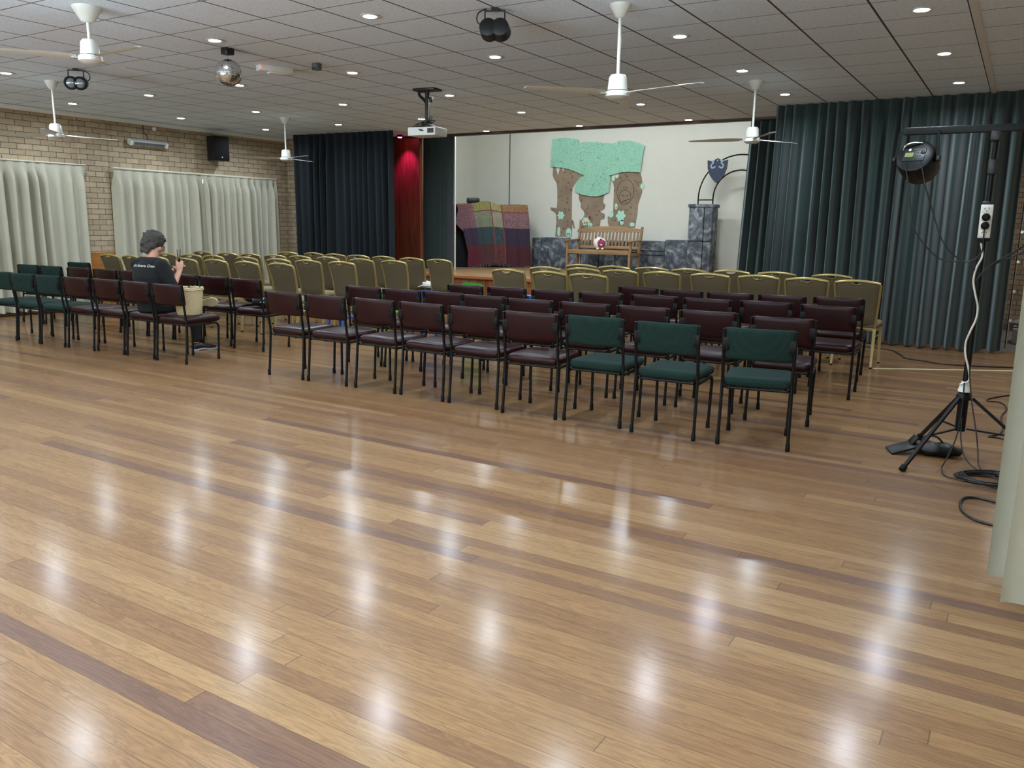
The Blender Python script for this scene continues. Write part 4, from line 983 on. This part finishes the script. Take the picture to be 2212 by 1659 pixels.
# LED par can under the crossbar
t = thing('led_par_lamp', 'black LED par lamp with a green display hanging from the crossbar', 'stage light', (-.635, 5.8, 2.045), D(-14))
y_ = MB(); y_.tube([(-.125, 0, -.17), (-.115, 0, 0), (.115, 0, 0), (.125, 0, -.17)], .014, 4, sq=(1, .35)); y_.build('yoke', M['blackmetal'], t)
MB().tube([(0, 0, -.005), (0, 0, .02)], .014, 10).build('hook_clamp', M['blackmetal'], t)
T = Matrix.Rotation(D(62), 3, 'X')
bd = MB().lathe([(.085, .045), (.108, .035), (.118, .0), (.116, -.06), (.105, -.13), (.10, -.135), (.098, -.12)], (0, 0, -.155), 32, m=T).build('housing', M['bag'], t)
def onback(x, yv, h): return Vector((0, 0, -.155)) + T @ Vector((x, yv, h))
pn = MB().box(onback(0, 0, .047), (.13, .09, .006), rot=(D(62), 0, 0), bev=.003).build('rear_panel', M['blackplastic'], t)
MB().box(onback(-.028, -.004, .052), (.05, .03, .004), rot=(D(62), 0, 0)).build('display', M['screen'], pn)
for a, b in ((.02, .01), (.035, .01), (.02, -.008), (.035, -.008)): MB().box(onback(a, b, .052), (.009, .006, .005), rot=(D(62), 0, 0)).build('button', M['greyplastic'], pn)
MB().box(onback(.012, .034, .052), (.035, .006, .002), rot=(D(62), 0, 0)).build('printed_mark', M['greyplastic'], pn)
MB().lathe([(.008, 0), (.009, .01), (.004, .014)], onback(-.03, .03, .045), 12, m=T).build('knob', M['whiteplastic'], pn)
MB().lathe([(.012, 0), (.012, .01), (.008, .012)], onback(.05, .012, .045), 12, m=T).build('power_inlet', M['blackplastic'], pn)
MB().tube(spline([onback(-.085, .03, .03), onback(-.06, .06, .06), onback(-.02, .075, .065), onback(.03, .08, .05)], 6), .006, 6).build('rim_handle', M['chrome'], t)
for s in (-1, 1): MB().lathe([(.02, 0), (.024, .006), (.02, .02)], (s*.12, 0, -.16), 14, m=Matrix.Rotation(s*PI/2, 3, 'Y')).build('tilt_knob', M['blackplastic'], t)
# cables
def cable(pts, r, label, mat='cable', n=8, name='cable', cat='cable'):
    return tag(MB().tube(spline(pts, n), r, 6).build(name, M[mat]), label, cat)
w = [(SX-.01, SY-.03, 1.38)]
for k in range(1, 12): w.append((SX+.022*math.cos(k*1.15)-.004, SY-.018-.012*math.sin(k*1.15)**2-.012, 1.38-k*.077))
cable(w+[(SX-.03, SY-.03, .50)], .006, 'white lead winding down the tripod stand pole', 'whitecable')
cable([(-.60, 5.72, 1.87), (-.56, 5.72, 1.72), (-.50, 5.75, 1.55), (-.44, 5.76, 1.40), (-.36, 5.77, 1.30), (-.27, 5.77, 1.27), (-.215, 5.755, 1.33), (-.215, 5.73, 1.43), (-.215, 5.742, 1.485)], .0042, 'black lead drooping from the lamp to the power board, inner loop')
cable([(-.69, 5.73, 1.86), (-.65, 5.73, 1.70), (-.63, 5.74, 1.58), (-.60, 5.75, 1.46), (-.53, 5.76, 1.36), (-.44, 5.77, 1.28), (-.34, 5.77, 1.265), (-.26, 5.76, 1.26), (-.235, 5.765, 1.20)], .004, 'thin black lead drooping from the lamp, outer loop')
cable([(.14, 5.62, 1.52), (.05, 5.68, 1.42), (-.05, 5.73, 1.33), (-.14, 5.76, 1.265), (-.20, 5.765, 1.2), (-.225, 5.765, 1.15)], .006, 'black lead from the right edge to the stand pole, upper one')
cable([(.16, 5.66, 1.47), (.06, 5.72, 1.38), (-.04, 5.75, 1.31), (-.12, 5.765, 1.27), (-.19, 5.77, 1.22)], .005, 'black lead from the right edge to the stand pole, lower one')
cable([(-.205, 5.76, .62), (-.17, 5.74, .42), (-.12, 5.7, .22), (-.10, 5.68, .12), (-.08, 5.62, .03), (-.03, 5.55, .012), (.03, 5.5, .012)], .0042, 'black lead hanging from the pole to the coil, nearer the near curtain')
cable([(-.22, 5.745, .52), (-.215, 5.74, .3), (-.23, 5.72, .15), (-.26, 5.62, .05), (-.275, 5.5, .012), (-.24, 5.35, .01), (-.14, 5.3, .01)], .0042, 'black lead hanging from the hub to the floor beside the sandbag')
cable([(-.21, 5.75, .3), (-.2, 5.73, .16), (-.16, 5.66, .06), (-.09, 5.6, .015), (.0, 5.58, .012), (.1, 5.56, .012)], .0042, 'black lead looping under the tripod hub to the coil')
coil = MB()
for k in range(9):
    a0 = random.uniform(0, 6); rx, ry = random.uniform(.17, .235), random.uniform(.09, .14); ph = random.uniform(-.02, .02)
    coil.tube([(rx*math.cos(a0+2*PI*q/26)+ph, ry*math.sin(a0+2*PI*q/26)+ph*.5, .008+.006*(k % 5)+.004*math.sin(3*a0+q)) for q in range(26)], .0048, 6, closed=True)
for k in range(3):
    coil.tube([(.03+.05*math.cos(2*PI*q/16)+.03*k, .02+.045*math.sin(2*PI*q/16), .03+.006*k) for q in range(16)], .0048, 6, closed=True)
o = coil.build('cable_coil', M['cable']); o.location = (.02, 5.4, 0); tag(o, 'coil of black cable on the floor beside the near curtain', 'cable coil')
cable([(-.06+.16, 4.95, .007), (-.03, 5.0, .007), (-.11, 4.98, .007), (-.135, 4.88, .007), (-.12, 4.72, .007), (-.07, 4.62, .007), (-.02, 4.58, .007), (.1, 4.55, .007)], .007, 'black cable loop on the boards in front of the near curtain')
cable([(-1.9, 10.95, .006), (-1.32, 10.9, .006), (-1.1, 10.5, .006), (-1.01, 10.24, .006), (-.8, 10.15, .006), (-.61, 10.05, .006), (-.2, 10.15, .006), (.3, 10.4, .006)], .008, 'black cable trailing across the floor below the green curtain')
cable([(.2, 8.7, .006), (.03, 8.45, .006), (-.1, 8.2, .006), (-.115, 8.05, .006), (-.02, 8.05, .006), (.03, 7.8, .006), (.0, 7.4, .006), (.02, 7.0, .006), (.0, 6.75, .006), (-.06, 6.62, .006), (.03, 6.6, .006), (.2, 6.3, .006)], .006, 'wavy black cable on the floor behind the tripod stand')
tag(MB().box((-.55, 9.68, .0025), (1.55, .03, .005), rot=(0, 0, D(31))).build('floor_tape', M['cream_strip']), 'pale strip of tape across the boards behind the gold corner chair', 'tape')  # sliver of sunlight laid on the floor as a pale flat strip
# sandbag on the rear leg
t = thing('sandbag', 'shiny black sandbag draped over the tripod stand leg', 'sandbag', (-.40, 5.86, 0), D(8))
b1 = MB(); b1.sphere((.06, .0, .042), .145, 22, 12, sc=(1.1, .62, .30)); o = b1.build('filled_half', M['bag'], t)
for v in o.data.vertices: v.co.z = max(.002, v.co.z+.008*math.sin(60*v.co.x+30*v.co.y))
b2 = MB(); b2.box((-.15, -.04, .035), (.16, .13, .018), rot=(.1, -.32, .3), bev=.008); b2.box((-.085, .01, .075), (.09, .1, .016), rot=(0, -.9, .2), bev=.007); b2.build('loose_flap', M['bag'], t)
MB().tube(spline([(-.03, .03, .075), (.0, .04, .115), (.06, .035, .115), (.1, .02, .08)], 6), .012, 6, sq=(1, .4)).build('handle', M['rubber'], t)
# ------------------------------------------------------------------ seated person
P = thing('person', 'person in a black printed shirt and glasses, seated sideways to us and holding scissors', 'person', (0, 0, 0))
def ell(c, rx, ry, n=24, tilt=0., pw=1.):
    c = Vector(c); out = []
    for k in range(n):
        a = 2*PI*k/n; ca, sa = math.cos(a), math.sin(a)
        x = math.copysign(abs(ca)**pw, ca)*rx; y = math.copysign(abs(sa)**pw, sa)*ry
        out.append(c+Vector((x, y*math.cos(tilt), y*math.sin(tilt))))
    return out
shL, shR = Vector((-8.135, 5.42, .955)), Vector((-7.725, 5.42, .955))
elL, elR = Vector((-8.17, 5.58, .76)), Vector((-7.645, 5.475, .735))
wrL, wrR = Vector((-7.99, 5.74, .885)), Vector((-7.775, 5.665, .885))
def arm(mb, a, b, c, r0, r1, r2): mb.capsule(a, b, r0, r1); mb.capsule(b, c, r1*.98, r2)
body = MB()
body.loft([ell((-7.87, 5.40, .47), .15, .12), ell((-7.89, 5.40, .62), .15, .115), ell((-7.92, 5.41, .80), .165, .11), ell((-7.93, 5.43, .95), .165, .09), ell((-7.935, 5.45, 1.02), .08, .065)])
body.capsule((-7.935, 5.45, 1.0), (-7.955, 5.50, 1.13), .06, .056)
arm(body, shL, elL, wrL, .048, .042, .028); arm(body, shR, elR, wrR, .048, .043, .028)
# head, looking down and a little to the right
HT = Matrix.Translation((-7.965, 5.515, 1.178)) @ Matrix.Rotation(D(-24), 4, 'Z') @ Matrix.Rotation(D(-22), 4, 'X')
def H(x, y, z): return HT @ Vector((x, y, z))
H3 = HT.to_3x3()
body.sphere(H(0, -.012, .03), .1, 20, 14, sc=(.78, .98, .95), m=H3)
body.sphere(H(0, .035, -.04), .07, 18, 12, sc=(.88, .85, 1.15), m=H3)
body.capsule(H(0, .07, -.085), H(0, .055, -.08), .026, .03)
body.capsule(H(0, .088, .015), H(0, .112, -.03), .011, .0155)          # nose
body.capsule(H(-.02, .083, -.062), H(.02, .083, -.062), .008, .008)     # lips
body.capsule(H(-.035, .072, .022), H(.035, .072, .022), .016, .016)    # brow
for s in (-1, 1):
    body.sphere(H(s*.079, -.008, -.012), .03, 12, 8, sc=(.35, .62, 1.05), m=H3)
    body.sphere(H(s*.05, .05, -.03), .03, 10, 8, m=H3)
# hands: palm, four unequal bent fingers and a thumb each
def hand(mb, wr, fwd, side, nrm, curl, thumb):
    fwd, side, nrm = fwd.normalized(), side.normalized(), nrm.normalized()
    palm = wr+fwd*.05
    for q in (-.03, -.01, .01, .03): mb.capsule(wr+side*q*.55+fwd*.01, wr+side*q+fwd*.085, .0165, .0135, 10)
    for q, ln in zip((-.033, -.011, .011, .032), (.062, .074, .078, .07)):
        p = wr+side*q+fwd*.085; d = fwd.copy()
        for k, fr in enumerate((.45, .32, .23)):
            d = (d*math.cos(curl)+nrm*math.sin(curl)).normalized(); nrm2 = nrm
            e = p+d*ln*fr; mb.capsule(p, e, .0092-.0008*k, .0086-.0008*k, 8); p = e
    p = wr+side*.028*thumb+fwd*.025; d = (fwd*.55+side*thumb*.75+nrm*.35)
    for ln in (.035, .03): 
        d.normalize(); e = p+d*ln; mb.capsule(p, e, .0115, .0095, 8); p = e; d = d+nrm*.5+fwd*.3
hand(body, wrR, Vector((-.25, .3, .9)), Vector((.6, .5, -.05)), Vector((-.75, .45, .1)), .62, -1)
hand(body, wrL, Vector((.62, .25, .5)), Vector((-.2, .9, .1)), Vector((.5, .1, -.7)), .42, -1)
# ankle and foot volumes so that the legs carry on under the clothes
kneeR, kneeL = Vector((-7.80, 5.84, .50)), Vector((-8.12, 5.86, .585))
ankR, ankL = Vector((-7.80, 5.85, .10)), Vector((-7.66, 5.80, .565))
hipR, hipL = Vector((-7.79, 5.42, .53)), Vector((-7.99, 5.42, .53))
for a, b, c in ((hipR, kneeR, ankR), (hipL, kneeL, ankL)): body.capsule(a, b, .065, .05); body.capsule(b, c, .048, .034)
bo = remesh('body', body, M['skin'], .0062, P, smooth=3)
# clothes
s = MB()
s.loft([ell((-7.875, 5.40, .475), .185, .155), ell((-7.88, 5.405, .56), .185, .15), ell((-7.90, 5.405, .70), .185, .145), ell((-7.93, 5.41, .83), .222, .15), ell((-7.94, 5.42, .93), .222, .13), ell((-7.933, 5.43, .985), .16, .10), ell((-7.935, 5.445, 1.025), .082, .075)])
s.capsule(shL, shL.lerp(elL, .98), .078, .066); s.capsule(shR, shR.lerp(elR, .98), .078, .068)
s.capsule(shL+Vector((.07, 0, .02)), shR+Vector((-.07, 0, .02)), .072, .072)
shirt = remesh('shirt', s, M['shirt'], .008, P, smooth=4)
for v in shirt.data.vertices:   # soft creases
    v.co += Vector((0, -1, 0))*.004*math.sin(38*v.co.z+22*v.co.x)*math.sin(17*v.co.x)
p = MB()
p.loft([ell((-7.875, 5.42, .468), .17, .16), ell((-7.875, 5.42, .53), .19, .165), ell((-7.88, 5.42, .60), .175, .15)])
for a, b, c, e in ((hipR, kneeR, ankR, .07), (hipL, kneeL, ankL, .075)):
    p.capsule(a, b, .095, .073); p.capsule(b, c.lerp(b, .08), .07, .052)
remesh('trousers', p, M['trouser'], .009, P, smooth=3)
# writing across the shoulder blades, laid onto the cloth
cu = bpy.data.curves.new('t', 'FONT'); cu.body = 'Learn. Nurture. Create.'; cu.size = .0375; cu.align_x = 'CENTER'; cu.resolution_u = 3; cu.extrude = .0002; cu.offset = .0011
q = bpy.data.objects.new('t', cu); C.objects.link(q); dg = bpy.context.evaluated_depsgraph_get()
me = bpy.data.meshes.new_from_object(q.evaluated_get(dg)); bpy.data.objects.remove(q)
bv = BVHTree.FromPolygons([v.co.copy() for v in shirt.data.vertices], [tuple(f.vertices) for f in shirt.data.polygons])
sec = []
for k in range(221):
    x = -8.22+.5*k/220; h_ = bv.ray_cast(Vector((x, 4.5, .95)), Vector((0, 1, 0)))
    if h_[0]: sec.append((x, h_[0].y))
acc = [0.]
for (xa, ya), (xb, yb_) in zip(sec, sec[1:]): acc.append(acc[-1]+math.hypot(xb-xa, min(.02, abs(yb_-ya))))
mid = acc[min(range(len(sec)), key=lambda k: abs(sec[k][0]+7.905))]
for v in me.vertices:
    want = mid+v.co.x; k = min(range(len(acc)), key=lambda q: abs(acc[q]-want))
    k = min(max(k, 0), len(acc)-2); f_ = (want-acc[k])/(acc[k+1]-acc[k]); x = sec[k][0]+(sec[k+1][0]-sec[k][0])*max(-1, min(1, f_)); z = v.co.y+.945
    h_ = bv.ray_cast(Vector((x, 4.5, z)), Vector((0, 1, 0))); y = h_[0].y if h_[0] else 5.3
    v.co = Vector((x, y-.003-abs(v.co.z)*4, z))
me.materials.clear(); me.materials.append(M['whitecloth'])
lt = bpy.data.objects.new('printed_lettering', me); C.objects.link(lt); lt.parent = P
# hair: layered, wavy, to the nape
h = MB()
h.sphere(H(0, -.02, .04), .112, 24, 16, sc=(.9, 1.02, .93), m=H3)
h.sphere(H(0, -.05, -.035), .085, 20, 14, sc=(1.02, .72, .95), m=H3)
h.sphere(H(0, -.045, -.085), .06, 20, 14, sc=(1.1, .6, .7), m=H3)
rnd = random.Random(4)
for k in range(150):
    a = rnd.uniform(PI*.93, PI*2.07); zz = rnd.uniform(-.115, .07)
    if zz < -.03 and math.sin(a) > -.25: zz += .06
    rr_ = .099 if zz > -.05 else .092
    p_ = H(rr_*.9*math.cos(a), -.022+(.016 if zz < -.06 else 0)+rr_*math.sin(a), zz)
    h.sphere(p_, rnd.uniform(.012, .019), 9, 6, sc=(1, 1, 1.7), m=H3)
for k in range(60):
    a = rnd.uniform(0, 2*PI); e = rnd.uniform(.3, 1.5)
    h.sphere(H(.1*.9*math.cos(a)*math.cos(e), -.02+.112*math.sin(a)*math.cos(e), .04+.1*math.sin(e)), .015, 9, 6, sc=(1.5, 1.5, .7), m=H3)
remesh('hair', h, M['hair'], .0048, P, smooth=2)
g = MB()
for sx in (-1, 1):
    g.tube([H(sx*.033+.026*math.cos(2*PI*k/18), .098, -.004+.02*math.sin(2*PI*k/18)) for k in range(18)], .0028, 6, closed=True)
    g.tube([H(sx*.06, .096, .004), H(sx*.08, .06, .006), H(sx*.083, -.01, .004)], .0026, 6)
g.tube([H(-.008, .1, .0), H(.008, .1, .0)], .0025, 6)
g.build('glasses', M['blackplastic'], P)
def shoe(name, heel, toe, upv, side, upper, sole):
    heel, toe = Vector(heel), Vector(toe); d = (toe-heel); L = d.length; d.normalize(); upv = Vector(upv).normalized(); sd = d.cross(upv).normalized()
    prof = [(-.012, .02, .05), (.0, .031, .07), (.03, .037, .078), (.075, .034, .075), (.115, .031, .068), (.16, .041, .054), (.2, .047, .044), (.235, .044, .036), (.262, .032, .028), (.276, .014, .015)]
    u = MB(); rings = []
    for t_, w, hh in prof:
        rings.append([heel+d*t_+sd*w*math.cos(2*PI*k/14)+upv*(hh*.5+.008+hh*.5*math.sin(2*PI*k/14)) for k in range(14)])
    u.loft(rings); o = u.build(name, upper, P, angle=70)
    so = MB(); rings = []
    for t_, w, hh in prof:
        z0 = .010*math.exp(-((t_-.1)/.04)**2)+.10*max(0, t_-.21); w = w*1.08
        rings.append([heel+d*(t_*1.02)+sd*w*c+upv*(z0+.016*e) for c, e in ((-1, 0), (-1, 1), (1, 1), (1, 0))])
    so.loft(rings); so.build('sole', sole, o, angle=30)
shoe('shoe', (-7.80, 5.80, .0), (-7.74, 6.07, .0), (0, 0, 1), 1, M['blackplastic'], M['benchtop'])
shoe('shoe', (-7.65, 5.755, .535), (-7.375, 5.82, .575), (-.12, .92, .35), 1, M['trouser'], M['sole'])
# scissors held upright
t = thing('scissors', 'black-handled scissors held upright in the hand of the seated person', 'scissors', (-7.815, 5.70, .96), D(10)); t.rotation_euler = (D(-6), D(-4), D(12))
for sx in (-1, 1):
    bl = MB(); bl.prism([(sx*-.002, .02), (sx*.012, .03), (sx*.024, .165), (sx*.019, .165), (sx*-.004, .03)], lambda a, b, d: Vector((a, d, b)), sx*.0012, sx*.0032)
    bl.build('blade', M['blackmetal'], t, smooth=False)
    hd = MB(); hd.tube([(sx*(-.026)+.019*math.cos(2*PI*k/16), 0, -.045+.027*math.sin(2*PI*k/16)) for k in range(16)], .0055, 6, closed=True)
    hd.tube([(sx*-.014, 0, -.02), (sx*.001, 0, .035)], [.006, .005], 6); hd.build('handle', M['blackplastic'], t)
MB().lathe([(.005, 0), (.004, .003)], (0, -.006, .03), 10, m=Matrix.Rotation(PI/2, 3, 'X')).build('pivot_screw', M['chrome'], t)
# wicker basket on the aisle chair
BX, BYY = -7.325, 5.43
t = thing('wicker_basket', 'pale wicker basket with a black strap on the maroon chair beside the seated person', 'basket', (BX, BYY, .472))
w = MB(); prof = [(.001, .004), (.118, .004), (.124, .02), (.134, .12), (.142, .22), (.147, .275), (.139, .275), (.134, .2), (.126, .1), (.116, .02), (.001, .014)]
w.lathe(prof, n=48)
for v in w.bm.verts:
    a = math.atan2(v.co.y, v.co.x); v.co.xy *= 1+.012*math.sin(a*24)*(1 if int(v.co.z*60) % 2 else -1)
w.build('basket_body', M['wicker'], t)
rm = MB()
for r_, z in ((.144, .278), (.147, .262)): rm.tube([(r_*math.cos(2*PI*k/40), r_*math.sin(2*PI*k/40), z+.003*math.sin(k*2.6)) for k in range(40)], .009, 6, closed=True)
rm.build('braided_rim', M['wicker'], t)
MB().tube(spline([(-.04, -.135, .25), (-.05, -.16, .30), (-.03, -.17, .315), (.02, -.175, .29), (.05, -.175, .22), (.052, -.165, .15)], 7), .014, 6, sq=(1.3, .4)).build('strap', M['rubber'], t)
MB().tube(spline([(-.1, .08, .27), (-.05, .1, .36), (.04, .1, .37), (.1, .07, .27)], 8), .006, 6).build('cord_handle', M['rubber'], t)
# ------------------------------------------------------------------ light and film
wd = bpy.data.worlds.new('world'); S.world = wd; wd.use_nodes = True
wd.node_tree.nodes['Background'].inputs[0].default_value = (.6, .7, .8, 1); wd.node_tree.nodes['Background'].inputs[1].default_value = .15
def area(name, loc, rot, sx, sy, e, col):
    l = bpy.data.lights.new(name, 'AREA'); l.shape = 'RECTANGLE'; l.size = sx; l.size_y = sy; l.energy = e; l.color = col
    o = bpy.data.objects.new(name, l); C.objects.link(o); o.location = loc; o.rotation_euler = rot; return o
# stage lights behind the header
for x in (-8.6, -6.6, -4.6): area('stage_batten', (x, 12.9, 3.7), (D(40), 0, 0), .8, .15, 25, (.88, .97, 1.))
area('kitchen_light', (.6, 13.2, 3.0), (0, 0, 0), 1.0, .3, 30, (1, .97, .92))
for n, x in enumerate((-10.6, -7.6, -4.6, -1.6), 3):  # unseen rear windows, added with their lights to brighten the ceiling
    w = MB()
    for a in (-1.25, 0, 1.25): w.box((x+a, YB+.03, 1.6), (.07, .06, 2.0))
    for z in (.6, 2.6): w.box((x, YB+.03, z), (2.57, .06, .07))
    o = struct(w.build('window_%d' % n, M['trimwhite']), 'daylit window in the rear wall of the hall')  # added unseen window, numbered on from the real ones
    MB().box((x, YB+.012, 1.6), (2.5, .01, 2.0)).build('window_pane', M['day'], o)
    area('window_daylight', (x, YB+.07, 1.6), (D(122), 0, 0), 2.4, 1.9, 120, (.66, .83, 1.)).data.spread = D(62)
cy = S.cycles; cy.max_bounces = 7; cy.diffuse_bounces = 4; cy.glossy_bounces = 4; cy.transmission_bounces = 2; cy.caustics_reflective = False; cy.caustics_refractive = False; cy.sample_clamp_indirect = 6.; cy.adaptive_threshold = .02
for n, y in enumerate((-2.0, 1.0), 7):  # two more windows added out of view as ceiling fill
    o = struct(MB().box((XR-.03, y, .6), (.06, 2.4, .07)).box((XR-.03, y, 2.6), (.06, 2.4, .07)).box((XR-.03, y-1.17, 1.6), (.06, .07, 2.)).box((XR-.03, y+1.17, 1.6), (.06, .07, 2.)).build('window_%d' % n, M['trimwhite']), 'daylit window in the side wall next to the camera')  # added window out of view, numbered on from the real ones
    MB().box((XR-.012, y, 1.6), (.01, 2.3, 2.)).build('window_pane', M['day'], o)
    area('window_daylight', (XR-.07, y, 1.6), (0, D(122), 0), 1.9, 2.2, 100, (.66, .83, 1.)).data.spread = D(62)
vs = S.view_settings; vs.view_transform = 'Standard'; vs.look = 'None'; vs.gamma = 1.; vs.use_curve_mapping = False; vs.exposure = .18
